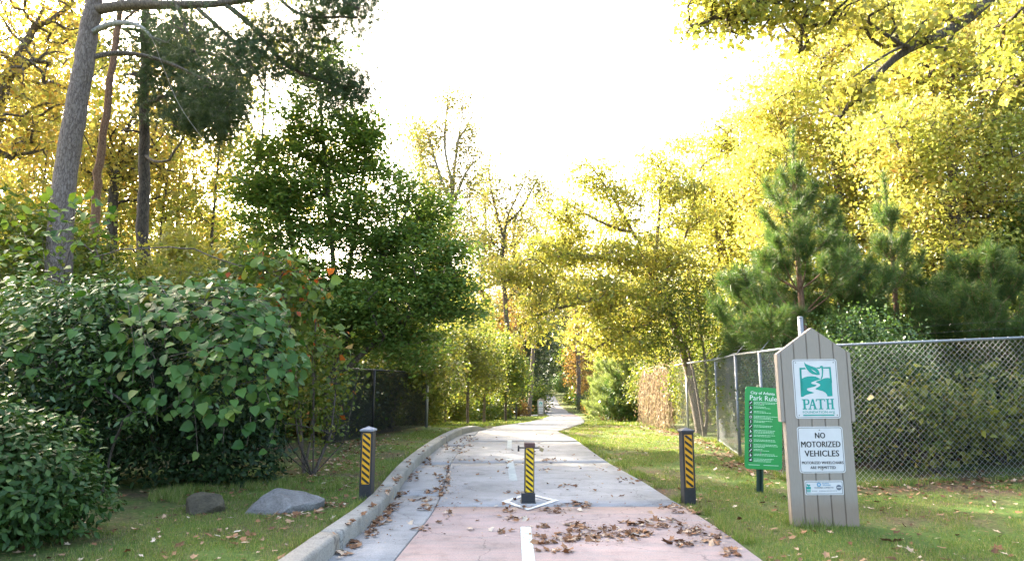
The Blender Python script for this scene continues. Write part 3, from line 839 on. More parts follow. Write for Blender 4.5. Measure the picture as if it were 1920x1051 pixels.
# solid core behind the planks, flush grooves
bm = bmesh.new()
core = [(-hw + .004, -0.1), (hw - .004, -0.1), (hw - .004, z_st + .004), (uw - .004, z_st + .004), (uw - .004, z_sh - .004), (0, z_ap - .006), (-uw + .004, z_sh - .004), (-uw + .004, z_st + .004), (-hw + .004, z_st + .004)]
prism(bm, core, 0.012, D1, 0.0); bmesh_obj('core_board', bm, M_PLANK, sign)

def plate(name, lab, cx, cz, w_, h_, r, mat, y=-0.0035, th=0.003, parent=None, border=True):
    bm = bmesh.new(); prism(bm, rrect(cx, cz, w_, h_, r), y, y + th)
    o = bmesh_obj(name, bm, mat, parent or sign)
    if lab: o['label'] = lab
    if border: flat('border_line', ring(cx, cz, w_ - 0.02, h_ - 0.02, r * 0.8, 0.0045), y - 0.0012, M_BLACK, o)
    return o
def screws(o, pts, y):
    for x, z in pts:
        bm = bmesh.new(); cyl(bm, (x, y, z), (x, y - 0.004, z), 0.0065, 8); bmesh_obj('screw', bm, M_SCREW, o)

zc = (zof(673) + zof(784)) / 2; ph = zof(673) - zof(784); pwid = 0.475
p1 = plate('logo_plate', 'white plate with teal leaf and winding path emblem', 0.0, zc, pwid, ph, 0.028, M_WHITE)
yl = -0.0050
def pz(x, y):
    v = (y - 379) / 597.0; xl = 248 + 35 * v
    u = (x - xl) / 439.0
    return ((u - 0.5) * pwid, zc + (0.5 - v) * ph)
def pp(*pts): return [pz(*p) for p in pts]
emb = [
    pp((322, 465), (378, 463), (384, 480), (337, 482), (342, 757), (334, 757)),
    pp((325, 465), (341, 470), (352, 700), (338, 700)),
    pp((484, 462), (528, 461), (528, 474), (500, 476)), pp((553, 460), (628, 458), (628, 474), (556, 474)),
    pp((612, 460), (629, 460), (641, 620), (624, 620)),
    pp((337, 582), (365, 563), (400, 553), (440, 550), (480, 555), (512, 570), (530, 582), (500, 592), (470, 600), (440, 612), (435, 622), (450, 630), (480, 636), (490, 645),
       (470, 655), (430, 665), (400, 672), (392, 685), (405, 697), (440, 708), (462, 716), (455, 722), (420, 728), (385, 738), (362, 752), (358, 757), (341, 758)),
    pp((545, 581), (570, 571), (600, 568), (620, 574), (637, 590), (643, 753), (593, 755), (590, 740), (575, 718), (545, 700), (505, 690), (480, 683), (478, 675), (500, 662),
       (522, 648), (525, 635), (505, 622), (480, 612), (490, 604), (520, 592), (540, 584)),
    pp((368, 403), (385, 425), (430, 445), (480, 462), (505, 485), (518, 510), (522, 537), (490, 538), (450, 530), (420, 510), (395, 480), (375, 440)),
    pp((522, 452), (538, 445), (554, 450), (556, 465), (555, 510), (550, 560), (536, 586), (528, 581), (540, 545), (542, 500), (538, 470), (524, 464)),
]
flat('emblem', emb, yl, M_TEAL, p1)
flat('leaf_vein', [pp((432, 476), (470, 498), (496, 522), (462, 503))], yl - 0.0012, M_WHITE, p1)
def bar(x0, y0, x1, y1): return pp((x0, y0), (x1, y0), (x1, y1), (x0, y1))
def sl(x0, x1, y0, y1, xx0, xx1): return pp((x0, y0), (x1, y0), (xx1, y1), (xx0, y1))
word = [
    # P
    sl(355, 375, 784, 880, 361, 381), bar(342, 781, 378, 790), bar(350, 874, 394, 884),
    pp((373, 781), (400, 782), (413, 790), (418, 808), (414, 828), (400, 838), (377, 839), (377, 829), (395, 828), (401, 818), (401, 800), (394, 791), (374, 791)),
    # A
    pp((440, 781), (452, 781), (426, 876), (415, 876)), pp((440, 781), (456, 781), (484, 876), (464, 876)), pp((432, 838), (470, 838), (472, 847), (430, 847)), bar(405, 875, 437, 884), bar(455, 875, 494, 884),
    # T
    sl(514, 533, 781, 876, 519, 538), bar(480, 781, 566, 791), pp((480, 781), (488, 781), (486, 806), (478, 806)), pp((558, 781), (566, 781), (570, 806), (562, 806)), bar(506, 875, 551, 884),
    # H
    sl(584, 602, 781, 878, 590, 608), sl(628, 646, 781, 878, 634, 652), bar(604, 823, 632, 834), bar(574, 780, 611, 789), bar(619, 780, 655, 789), bar(580, 875, 617, 884), bar(626, 875, 662, 884)]
flat('lettering', word, yl, M_TEAL, p1)
a, b = pz(352, 923), pz(590, 899)
letters('FOUNDATION', (a[0] + b[0]) / 2, (a[1] + b[1]) / 2, b[0] - a[0], b[1] - a[1], yl, M_TEAL, p1, 0.012)
a, b = pz(598, 928), pz(662, 903)
letters('.org', (a[0] + b[0]) / 2, (a[1] + b[1]) / 2, b[0] - a[0], b[1] - a[1], yl, M_TEAL, p1, 0.012)
flat('underline', [bar(355, 936, 657, 948)], yl, M_TEAL, p1)
screws(p1, [(sx_ * (pwid / 2 - .037), zc + sz_ * (ph / 2 - .035)) for sx_ in (-1, 1) for sz_ in (-1, 1)], yl + .0015)

z0_, z1_ = zof(799), zof(886); zc2 = (z0_ + z1_) / 2; ph2 = z0_ - z1_; w2 = 0.478
p2 = plate('rule_plate', 'white plate lettered against motorized vehicles', 0.004, zc2, w2, ph2, 0.03, M_WHITE)
def rel(x, y):     # zoomed pixels of the plate -> local
    v = (y - 90) / 415.0; xl = 262 + 22 * v; return (0.004 + ((x - xl) / 402.0 - 0.5) * w2, zc2 + (0.5 - v) * ph2)
for body, x0, x1, y0, y1, bd in (('NO', 424, 508, 144, 195, .035), ('MOTORIZED', 301, 641, 222, 275, .035), ('VEHICLES', 330, 627, 303, 357, .035), ('MOTORIZED WHEELCHAIRS', 304, 664, 400, 425, .03), ('ARE PERMITTED', 377, 596, 443, 468, .03)):
    a, b = rel(x0, y1), rel(x1, y0)
    letters(body, (a[0] + b[0]) / 2, (a[1] + b[1]) / 2, b[0] - a[0], b[1] - a[1], yl, M_BLACK, p2, bd)
screws(p2, [(0.0, zc2 + ph2 / 2 - 0.035), (0.0, zc2 - ph2 / 2 + .035)], yl + .0015)

z0_, z1_ = zof(900), zof(927); zc3 = (z0_ + z1_) / 2; ph3 = z0_ - z1_; w3 = 0.40
p3 = plate('small_plate', 'small white plate with logos near the foot', 0.006, zc3, w3, ph3, 0.012, M_WHITE)
def rl3(x, y):
    v = (y - 572) / 132.0; return (0.006 + ((x - (328 + 8 * v)) / 336.0 - 0.5) * w3, zc3 + (0.5 - v) * ph3)
def disc(cx, cz, r, n=14): return [(cx + r * math.cos(i * 2 * math.pi / n), cz + r * math.sin(i * 2 * math.pi / n)) for i in range(n)]
def q3(*p): return [rl3(*a) for a in p]
flat('emblem', [q3((342, 628), (382, 628), (384, 650), (344, 650)), q3((352, 618), (372, 606), (380, 614), (366, 628)), q3((345, 606), (358, 602), (366, 620), (352, 618)), q3((346, 655), (382, 655), (382, 662), (346, 662)), q3((348, 667), (382, 667), (382, 676), (348, 676))], yl, M_TEAL, p3)
c = rl3(453, 608); flat('emblem', ring(c[0], c[1], 0.042, 0.042, 0.0209, 0.010), yl, M_BLUE, p3)
c = rl3(627, 636); flat('seal', [disc(c[0], c[1], 0.028)], yl, M_GREYPR, p3); flat('seal_bar', [[(c[0] - .02, c[1] - .004), (c[0] + .02, c[1] - .004), (c[0] + .02, c[1] + .004), (c[0] - .02, c[1] + .004)]], yl - .0012, M_WHITE, p3)
for body, x0, x1, y0, y1, mt_ in (('ATLANTA', 480, 540, 592, 603, M_BLUE), ('BELTLINE', 490, 555, 609, 620, M_BLUE), ('SOUTHWEST CONNECTOR', 415, 580, 630, 643, M_GREYPR)):
    a, b = rl3(x0, y1), rl3(x1, y0); letters(body, (a[0] + b[0]) / 2, (a[1] + b[1]) / 2, b[0] - a[0], b[1] - a[1], yl, mt_, p3, 0.01)
tag(flat('fine_print', [q3((x, 664), (x + 9, 664), (x + 9, 669), (x, 669)) for x in list(range(392, 440, 12)) + list(range(456, 600, 13))], yl, M_GREYPR, p3), kind='stuff')

# far copy of the sign, down the path
def copy_tree(o, parent=None):
    c = o.copy(); COL.objects.link(c)
    if parent is not None: c.parent = parent
    for ch in list(o.children): copy_tree(ch, c)
    return c
fs = copy_tree(sign); q = A(1014, 778, 76.0)
fs.location = (q[0], 76.0, ground_at(q[0], 76.0)); fs.rotation_euler = (0, 0, R(-3)); fs['label'] = 'small distant grey sign with white plates beside the far path'

# ------------------------------------------------------------------ park rules sign
PYY = 9.15; q = G(1425, 921); gx, gy = q[0], q[1]; gz = ground_at(gx, gy)
rs = empty('rules_sign', (gx, gy, gz), (0, R(3.6), R(12)))
tag(rs, 'green park rules sign leaning on its post behind the tall wooden sign', 'sign')
zz0 = float(A(1425, 879, gy)[2]) - gz; zz1 = float(A(1425, 725, gy)[2]) - gz; hgt = zz1 - zz0; wid = 0.57
bm = bmesh.new()
for (cx_, cy_, sx_, sy_) in ((0, 0.03, 0.05, 0.005), (-0.027, 0.018, 0.005, 0.03), (0.027, 0.018, 0.005, 0.03), (-0.04, 0.004, 0.026, 0.004), (0.04, 0.004, 0.026, 0.004)):
    box(bm, (cx_, cy_, (zz1 - 0.05 - 0.3) / 2), (sx_, sy_, zz1 - 0.05 + 0.3))
post = bmesh_obj('post', bm, M_DKGREEN, rs)
flat('post_hole', [disc(0.0, 0.03 + 0.028 * k, 0.008, 8) for k in range(-2, int(zz0 / 0.028))], 0.0265, M_BLACK, post)
pcx = 0.045
bm = bmesh.new(); prism(bm, rrect(pcx, (zz0 + zz1) / 2, wid, hgt, 0.05), -0.012, -0.008); rp = bmesh_obj('rules_panel', bm, M_SIGNGREEN, rs)
yl2 = -0.0136
P0 = lambda u, v: (pcx + (u - 0.5) * wid, zz1 - v * hgt)
def rr_(u0, v0, u1, v1): return [P0(u0, v1), P0(u1, v1), P0(u1, v0), P0(u0, v0)]
for body, u0, u1, v0, v1, bd in (('City of Atlanta', 0.15, 0.80, 0.055, 0.10, .02), ('Park Rules', 0.13, 0.93, 0.105, 0.165, .004)):
    a, b = P0(u0, v1), P0(u1, v0); letters(body, (a[0] + b[0]) / 2, (a[1] + b[1]) / 2, b[0] - a[0], b[1] - a[1], yl2, M_SIGNWHITE, rp, bd)
icons = [rr_(0.10, 0.175 + 0.0575 * k, 0.205, 0.223 + 0.0575 * k) for k in range(13)]
flat('pictogram_tile', icons, yl2, M_BLACK, rp)
rg = np.random.default_rng(4); pics = []
for k in range(13):
    v = 0.199 + 0.0575 * k
    c = P0(0.152, v)
    t = k % 5
    if t == 0: pics.append([(c[0] - .02, c[1] - .014), (c[0] - .012, c[1] - .018), (c[0] + .02, c[1] + .014), (c[0] + .012, c[1] + .018)])
    elif t == 1: pics += [disc(c[0] - .004, c[1] + .010, .006, 8), [(c[0] - .014, c[1] - .016), (c[0] + .008, c[1] - .016), (c[0] + .012, c[1]), (c[0] - .008, c[1] + .002)]]
    elif t == 2: pics += [[(c[0] - .016, c[1] - .010), (c[0] + .014, c[1] - .010), (c[0] + .010, c[1] + .006), (c[0] - .010, c[1] + .006)], disc(c[0] + .010, c[1] + .012, .005, 8)]
    elif t == 3: pics += ring(c[0], c[1], .036, .036, .0179, .006)
    else: pics += [[(c[0] - .005, c[1] - .018), (c[0] + .005, c[1] - .018), (c[0] + .005, c[1] + .008), (c[0] - .005, c[1] + .008)], disc(c[0], c[1] + .015, .0055, 8)]
flat('pictogram', pics, yl2 - 0.0012, M_SIGNWHITE, rp)
bars = []
for k in range(13):
    for j in range(2 if k % 3 else 3):
        v = 0.182 + 0.0575 * k + 0.0155 * j; e = rg.uniform(0.45, 0.92)
        u = 0.235
        while u < e:
            l_ = rg.uniform(0.02, 0.07); bars.append(rr_(u, v, min(u + l_, e), v + 0.0065)); u += l_ + 0.010
for j in range(2): bars.append(rr_(0.10 + 0.4 * j, 0.945, 0.4 + 0.5 * j, 0.952))
tag(flat('fine_print', bars, yl2, M_LGREEN, rp), kind='stuff')
for v in (0.2, 0.8):
    c = P0(0.42, v); bm = bmesh.new(); cyl(bm, (c[0], -0.0125, c[1]), (c[0], -0.018, c[1]), 0.011, 8); bmesh_obj('bolt', bm, M_SCREW, rp)

# ------------------------------------------------------------------ bollards
M_BOLL = plain('black_recycled_plastic', (0.016, 0.017, 0.020), 0.5, 0, 0.3, 25, 0.5, 0.1)
M_CAP = plain('grey_worn_cap', (0.20, 0.21, 0.24), 0.45, 0, 0.2, 15)
M_CAPB = plain('black_cap', (0.035, 0.037, 0.044), 0.4, 0, 0.2, 15)
M_AMBER = plain('amber_reflective_sheet', (0.62, 0.31, 0.012), 0.35, 0, 0.07, 25)
M_YSHEET = plain('yellow_reflective_sheet', (0.68, 0.46, 0.012), 0.35, 0, 0.07, 25)
M_RUST = plain('rusty_brown_cap', (0.075, 0.035, 0.028), 0.7, 0, 0.35, 20)
M_BRASS = plain('worn_brass', (0.32, 0.27, 0.15), 0.4, 0.7, 0.2)

def clip_rect(poly, x0, x1, z0, z1):
    for ax, lim, sgn in ((0, x0, 1), (0, x1, -1), (1, z0, 1), (1, z1, -1)):
        out = []
        for i in range(len(poly)):
            a, b = poly[i], poly[(i + 1) % len(poly)]
            da, db = sgn * (a[ax] - lim), sgn * (b[ax] - lim)
            if da >= 0: out.append(a)
            if (da >= 0) != (db >= 0):
                t = da / (da - db); out.append((a[0] + t * (b[0] - a[0]), a[1] + t * (b[1] - a[1])))
        poly = out
        if not poly: break
    return poly

def sticker(parent, w_, zb, zt, y, mat, n, slope):
    bm = bmesh.new(); prism(bm, rrect(0, (zb + zt) / 2, w_, zt - zb, 0.012), y - 0.0025, y + 0.001)
    s = bmesh_obj('reflective_panel', bm, mat, parent)
    per = (zt - zb) / n; polys = []
    for k in range(-1, n + 3):
        zc_ = zb + (k + 0.3) * per
        p = [(-w_ / 2, zc_ + slope * w_ / 2), (w_ / 2, zc_ - slope * w_ / 2), (w_ / 2, zc_ - slope * w_ / 2 + per * 0.46), (-w_ / 2, zc_ + slope * w_ / 2 + per * 0.46)]
        p = clip_rect(p, -w_ / 2 + .004, w_ / 2 - .004, zb + .005, zt - .005)
        if len(p) > 2: polys.append(p)
    flat('stripe', polys, y - 0.0042, M_BLACK, s)
    for z in (zb + .02, zt - .02):
        bm = bmesh.new(); cyl(bm, (0, y - .0025, z), (0, y - .006, z), 0.005, 8); bmesh_obj('screw', bm, M_SCREW, s)
    return s

def bollard(px, py, topv, lab, capm, rz, gz_):
    q = G(px, py, gz_); x, y = q[0], q[1]; z = ground_at(x, y)
    h = float(A(px, topv, y)[2]) - z
    t = empty('bollard', (x, y, z), (0, 0, rz)); tag(t, lab, 'bollard', 'striped bollards across the path')
    wd = 0.145
    bm = bmesh.new(); box(bm, (0, 0, (h - 0.055 - 0.2) / 2), (wd, wd, h - 0.055 + 0.2), 0.006); bmesh_obj('post', bm, M_BOLL, t)
    bm = bmesh.new(); c = wd / 2 + 0.012; zb = h - 0.058
    lo_ = [bm.verts.new((sx_ * c, sy_ * c, zb)) for sx_, sy_ in ((-1, -1), (1, -1), (1, 1), (-1, 1))]
    mi = [bm.verts.new((sx_ * c, sy_ * c, zb + 0.022)) for sx_, sy_ in ((-1, -1), (1, -1), (1, 1), (-1, 1))]
    ap = bm.verts.new((0, 0, h)); bm.faces.new(lo_[::-1])
    for i in range(4):
        j = (i + 1) % 4; bm.faces.new((lo_[i], lo_[j], mi[j], mi[i])); bm.faces.new((mi[i], mi[j], ap))
    bmesh.ops.bevel(bm, geom=bm.edges[:], offset=0.004, segments=1, affect='EDGES'); bmesh_obj('cap', bm, capm, t)
    sticker(t, 0.098, h * 0.215, h * 0.905, -wd / 2, M_AMBER, 8, 0.78)
    return t
b1 = bollard(687, 936, 798, 'black bollard with amber stripes and pale grey cap standing left of the kerb', M_CAP, R(-3), 0.11)
b2 = bollard(1291, 938, 800, 'black bollard with amber stripes and dark cap standing at the right lawn edge', M_CAPB, R(4), 0.03)

# middle one, removable, with a locking bar
x, y = BX, BY + 0.02; z = 0.033; h = float(A(992, 829, y)[2]) - z
t = empty('bollard', (x, y, z), (0, R(0.7), R(2))); tag(t, 'shorter yellow striped bollard with locking bar in the middle of the path', 'bollard', 'striped bollards across the path')
wd = 0.118
bm = bmesh.new(); box(bm, (0, 0, (h - 0.05) / 2), (wd, wd, h - 0.05), 0.006); bmesh_obj('post', bm, M_BOLL, t)
bm = bmesh.new(); box(bm, (0, 0, h - 0.027), (wd + .012, wd + .012, 0.052), 0.006); bmesh_obj('cap', bm, M_RUST, t)
bm = bmesh.new(); box(bm, (-0.012, 0, 0.055), (0.165, 0.165, 0.12), 0.006); box(bm, (-0.012, 0, 0.004), (0.185, 0.185, 0.012), 0.003); bmesh_obj('base_sleeve', bm, M_BOLL, t)
sticker(t, 0.094, 0.125, h - 0.062, -wd / 2, M_YSHEET, 8, 0.8)
bm = bmesh.new(); cyl(bm, (-0.135, -0.005, h - 0.062), (0.125, -0.005, h - 0.062), 0.0085, 10); cyl(bm, (-0.135, -0.005, h - 0.105), (-0.135, -0.005, h - 0.035), 0.0115, 10); bmesh_obj('locking_bar', bm, M_BLKPOST, t, True)
bm = bmesh.new(); box(bm, (0.15, -0.005, h - 0.082), (0.05, 0.024, 0.046), 0.008, Matrix.Rotation(R(28), 3, 'Y'))
V, F = tube([(0.118 + 0.016 * math.cos(a), -0.005, h - 0.062 + 0.02 * math.sin(a)) for a in np.linspace(-0.4, 3.6, 9)], np.full(9, 0.004), 6)
vs_ = [bm.verts.new(v) for v in V]; [bm.faces.new([vs_[i] for i in f]) for f in F]
bmesh_obj('padlock', bm, M_BRASS, t)

# ------------------------------------------------------------------ boulders
def rock(lab, c, s, mat, seed, rz=0.0):
    bm = bmesh.new(); bmesh.ops.create_icosphere(bm, subdivisions=4, radius=1.0)
    rg_ = np.random.default_rng(seed)
    planes = [(Vector(rg_.normal(0, 1, 3)).normalized(), rg_.uniform(0.62, 0.92)) for _ in range(22)]
    for v in bm.verts:
        p = v.co.copy()
        for n_, d_ in planes:
            e_ = p.dot(n_) - d_
            if e_ > 0: p -= n_ * e_ * 0.93
        f = 1 + 0.05 * (float(vnoise(p.x * 4 + 9 + seed, p.y * 4 + p.z * 3 + 7, seed)) - 0.5) + 0.03 * (float(vnoise(p.x * 12 + 40, p.y * 12 + p.z * 9 + 40, seed)) - 0.5)
        v.co = Vector((p.x * f * s[0], p.y * f * s[1], p.z * f * s[2]))
    o = bmesh_obj('boulder', bm, mat); o.location = c; o.rotation_euler = (0, 0, rz); tag(o, lab, 'boulder'); return o
def rockmat(name, a, b, c_):
    m, nt, bs, out = new_mat(name); tc = nd(nt, 'ShaderNodeTexCoord')
    n1 = nd(nt, 'ShaderNodeTexNoise', {'Vector': tc.outputs['Object'], 'Scale': 5.0, 'Detail': 8.0, 'Roughness': 0.7})
    n2 = nd(nt, 'ShaderNodeTexNoise', {'Vector': tc.outputs['Object'], 'Scale': 45.0, 'Detail': 4.0, 'Roughness': 0.7})
    col = mixc(nt, 0.6, ramp(nt, n1.outputs[0], [(0.3, a), (0.55, b), (0.75, c_)]), ramp(nt, n2.outputs[0], [(0.35, g3(0.45)), (0.6, g3(1))]), 'MULTIPLY')
    nt.links.new(col, bs.inputs['Base Color']); bs.inputs['Roughness'].default_value = 0.85
    bu = nd(nt, 'ShaderNodeBump', {'Strength': 1.0, 'Distance': 0.05, 'Height': n1.outputs[0]}); nt.links.new(bu.outputs[0], bs.inputs['Normal'])
    return m
q = G(516, 957, 0.15); rock('pale grey boulder with flat faces lying on the lawn left of the kerb', (q[0], q[1] + 0.25, ground_at(q[0], q[1] + .25) - 0.01), (0.48, 0.36, 0.29), rockmat('pale_granite', (0.10, 0.098, 0.093), (0.165, 0.16, 0.152), (0.27, 0.265, 0.255)), 11, 0.3)
q = G(366, 962, 0.15); rock('mossy brown boulder half hidden under the dark vine-covered shrub', (q[0], q[1] + 0.2, ground_at(q[0], q[1] + .2) - 0.0), (0.26, 0.22, 0.2), rockmat('mossy_brown_rock', (0.035, 0.03, 0.018), (0.07, 0.06, 0.035), (0.12, 0.10, 0.055)), 5, 0.9)

# ------------------------------------------------------------------ vegetation: left side
def at(u, v, Y): return A(u, v, Y)
def base(u, Y):                      # ground point under picture column u at distance Y
    p = A(u, 760, Y); return onground(p[0], Y)

def pine_tufts(chains, T, rng, n_t, sig, per, length, width, spread=0.55):
    C = np.repeat(T, n_t, 0); C = C + rng.normal(0, sig, C.shape)
    D = rng.normal(0, 1, C.shape); D[:, 2] += 0.5; D /= np.linalg.norm(D, axis=1)[:, None]
    return needles(C, D, rng, per, length, spread, width)

def big_pine(name, label, root, stems, limbs, lobes, seed, rbase, bark, limbmat, n_t=7, per=20, length=0.17, width=0.007, group=None, sig=0.16, bark2=None):
    """pine with bare trunk, long limbs and needle masses: trunk, each limb, crown"""
    bark2 = bark2 or M_BARK
    rng = np.random.default_rng(seed); root = np.asarray(root, float)
    t = empty(name, root); tag(t, label, 'tree', group)
    P = densify(stems, 0.25); s = np.linspace(0, 1, len(P))
    P[1:-1] += rng.normal(0, 0.012, (len(P) - 2, 3))
    V, F = tube(P, rbase * (1 - 0.55 * s) * (1 + 0.30 * np.exp(-s * 22)) * rng.uniform(0.97, 1.03, len(P)), 18)
    link('trunk', npmesh('trunk', V - root, F, bark, True), t)
    T = ell(lobes, rng, 0.2)
    owner = []
    L_ = [densify(l[0], 0.3) for l in limbs]
    for p in T:
        owner.append(int(np.argmin([np.min(np.linalg.norm(q - p, axis=1)) for q in L_])) if L_ else 0)
    owner = np.array(owner)
    for k, (l, r0) in enumerate(limbs):
        ch = skeleton([l], T[owner == k], rng, step=0.3, up=0.05, rtip=0.005, ex=0.42, side=0.25, jit=0.10)
        out = []
        for i, (Pc, r) in enumerate(ch):
            if i == 0:
                m = np.linspace(1, 0.12, len(Pc)); r = np.maximum(r, 0) * 0.0 + r0 * m + 0.006
            else: r = np.minimum(r, r0 * 0.45)
            out.append((Pc, r))
        V, F = wood(out); link('limb', npmesh('limb', V - root, F, limbmat if k == 1 else bark2, True), t)
    V, F = pine_tufts(None, T, rng, n_t, sig, per, length, width)
    link('crown', npmesh('crown', V - root, F, M_NEEDLE2), t)
    return t

# tall pine at the left, long limbs reaching over to the right
Y0 = 12.6
trunk_l = [base(100, Y0), at(118, 360, Y0), at(138, 230, Y0), at(160, 100, Y0), at(178, 0, Y0), at(190, -140, Y0), at(196, -300, Y0)]
limbs_l = [
    ([at(176, 20, Y0), at(230, 8, Y0 - .2), at(330, 10, Y0 - .4), at(420, 8, Y0 - .5), at(500, -8, Y0 - .6), at(600, -25, Y0 - .6), at(690, -20, Y0 - .5)], 0.105),
    ([at(172, 62, Y0), at(200, 44, Y0 - .3), at(240, 40, Y0 - .5), at(275, 52, Y0 - .8), at(292, 72, Y0 - .9), at(291, 100, Y0 - 1), at(312, 135, Y0 - 1), at(330, 195, Y0 - 1.1), at(350, 220, Y0 - 1.1), at(382, 262, Y0 - 1.1), at(408, 300, Y0 - 1.1), at(440, 335, Y0 - 1.0), at(465, 348, Y0 - 1)], 0.06),
    ([at(170, 108, Y0), at(200, 98, Y0 + .3), at(245, 97, Y0 + .6), at(290, 108, Y0 + .8), at(330, 122, Y0 + 1), at(372, 145, Y0 + 1.1), at(430, 175, Y0 + 1.2)], 0.05),
    ([at(330, 9, Y0 - .4), at(345, 40, Y0 - .9), at(358, 85, Y0 - 1.2), at(385, 132, Y0 - 1.4), at(420, 160, Y0 - 1.5)], 0.035),
    ([at(372, 18, Y0 - .5), at(402, 45, Y0 - .6), at(440, 75, Y0 - .7), at(465, 115, Y0 - .9), at(488, 150, Y0 - 1), at(510, 185, Y0 - 1)], 0.042),
    ([at(425, 10, Y0 - .5), at(462, 35, Y0 - .4), at(500, 75, Y0 - .3), at(512, 108, Y0 - .3), at(548, 135, Y0 - .2), at(600, 150, Y0), at(650, 165, Y0)], 0.05),
    ([at(520, -8, Y0 - .6), at(545, 25, Y0 - .7), at(580, 38, Y0 - .8), at(640, 28, Y0 - .8), at(700, 38, Y0 - .8)], 0.035),
]
lobes_l = [lobe(640, 20, Y0 - .6, 80, 45, 0.7, 75), lobe(560, 70, Y0 - .4, 70, 40, 0.6, 45), lobe(640, 160, Y0, 55, 34, 0.5, 55), lobe(530, 120, Y0 - .2, 45, 40, 0.5, 26), lobe(470, 110, Y0 - .8, 55, 50, .5, 30),
           lobe(360, 60, Y0 - .8, 70, 35, .5, 26), lobe(590, -60, Y0 - .6, 130, 50, 0.9, 60), lobe(330, -60, Y0 - .4, 140, 50, 0.9, 40), lobe(400, 180, Y0 + .9, 60, 45, .5, 34), lobe(480, 45, Y0 - .5, 60, 30, .5, 22)]
big_pine('pine_tree', 'tall bare-trunked pine with long crooked limbs over the vine-covered shrubs', trunk_l[0], trunk_l, limbs_l, lobes_l, 21, 0.27, M_PINEBARK, M_LICHEN, n_t=12, per=24, length=0.16, width=0.0065, sig=.2)

# second pine with the dense dark needle mass, straight dark trunk
Y1 = 16.5
trunk_2 = [base(268, Y1), at(268, 480, Y1), at(270, 330, Y1), at(270, 190, Y1), at(272, 60, Y1), at(275, -60, Y1)]
limbs_2 = [([at(270, 200, Y1), at(310, 175, Y1 - .4), at(360, 180, Y1 - .6), at(430, 215, Y1 - .8), at(470, 235, Y1 - .8)], .06), ([at(270, 120, Y1), at(320, 95, Y1 - .5), at(390, 95, Y1 - .8), at(450, 130, Y1 - 1)], .06),
           ([at(271, 60, Y1), at(230, 50, Y1), at(200, 60, Y1 + .3)], .04), ([at(270, 140, Y1), at(240, 130, Y1 - .5), at(215, 150, Y1 - .6)], .035), ([at(270, 250, Y1), at(250, 235, Y1 - .4), at(228, 245, Y1 - .4)], .03),
           ([at(270, 290, Y1), at(295, 310, Y1 - .5), at(318, 300, Y1 - .7)], .035)]
lobes_2 = [lobe(350, 110, Y1 - .5, 75, 60, 1.0, 90), lobe(420, 190, Y1 - .8, 70, 55, 1.0, 110), lobe(380, 235, Y1 - .8, 60, 40, .8, 60), lobe(300, 170, Y1 - .4, 60, 60, .9, 50), lobe(250, 80, Y1, 70, 55, .9, 45), lobe(440, 110, Y1 - .9, 50, 45, .8, 45), lobe(320, 40, Y1 - .3, 70, 40, .9, 40)]
big_pine('pine_tree', 'dark straight-trunked pine with dense dark green needle mass behind the tall pine', trunk_2[0], trunk_2, limbs_2, lobes_2, 22, 0.19, M_DKBARK, M_DKBARK, n_t=9, per=22, length=0.19, width=0.010, sig=0.2)

# slender reddish pine trunk
Y2 = 15.2
trunk_3 = [base(172, Y2), at(180, 360, Y2), at(196, 240, Y2), at(208, 140, Y2), at(222, 50, Y2), at(232, -80, Y2)]
big_pine('pine_tree', 'slender leaning reddish pine trunk between the two larger pines', trunk_3[0], trunk_3, [([at(222, 50, Y2), at(250, 20, Y2 - .3), at(290, 0, Y2 - .5)], .03)], [lobe(250, 15, Y2, 50, 30, .5, 26)], 23, 0.125, M_REDBARK, M_REDBARK)

# deciduous tree in the upper left corner, sun behind it
Y3 = 14.0
r_ = base(-60, Y3)
st = [[r_, at(-40, 300, Y3), at(-10, 190, Y3), at(30, 110, Y3), at(62, 62, Y3), at(90, 0, Y3), at(105, -90, Y3)], [at(0, 160, Y3), at(40, 120, Y3 - .4), at(80, 98, Y3 - .5), at(105, 95, Y3 - .5)], [at(40, 95, Y3), at(20, 40, Y3), at(0, 0, Y3 - .3)], [at(62, 62, Y3), at(100, 45, Y3), at(130, 10, Y3)]]
make_tree('autumn_tree', 'thinly leaved golden tree at the upper left with pale crooked limbs', 'tree', None, r_, st,
          [lobe(30, 60, Y3, 90, 70, 1.2, 60), lobe(90, 20, Y3, 60, 50, 1, 30), lobe(70, 170, Y3, 60, 70, 1, 60), lobe(20, 250, Y3, 60, 50, 1, 50), lobe(-30, 150, Y3, 60, 100, 1, 45)], 31, M_GOLD, M_BARK, per=24, sig=0.22, size=0.10, rbase=0.17)

# leaning thin tree behind the pines
Y4 = 19
r_ = base(205, Y4)
make_tree('autumn_tree', 'leaning dark-trunked golden tree between the pine trunks', 'tree', None, r_, [[r_, at(212, 350, Y4), at(228, 270, Y4), at(250, 215, Y4), at(268, 170, Y4)], [at(222, 300, Y4), at(240, 285, Y4), at(262, 275, Y4)], [at(212, 330, Y4), at(195, 290, Y4), at(185, 250, Y4)]],
          [lobe(250, 260, Y4, 60, 60, 1.3, 50), lobe(200, 300, Y4, 60, 60, 1.3, 45), lobe(270, 330, Y4, 50, 50, 1.2, 40)], 32, M_GOLD, M_DKBARK, per=30, sig=0.25, size=0.11, rbase=0.14)

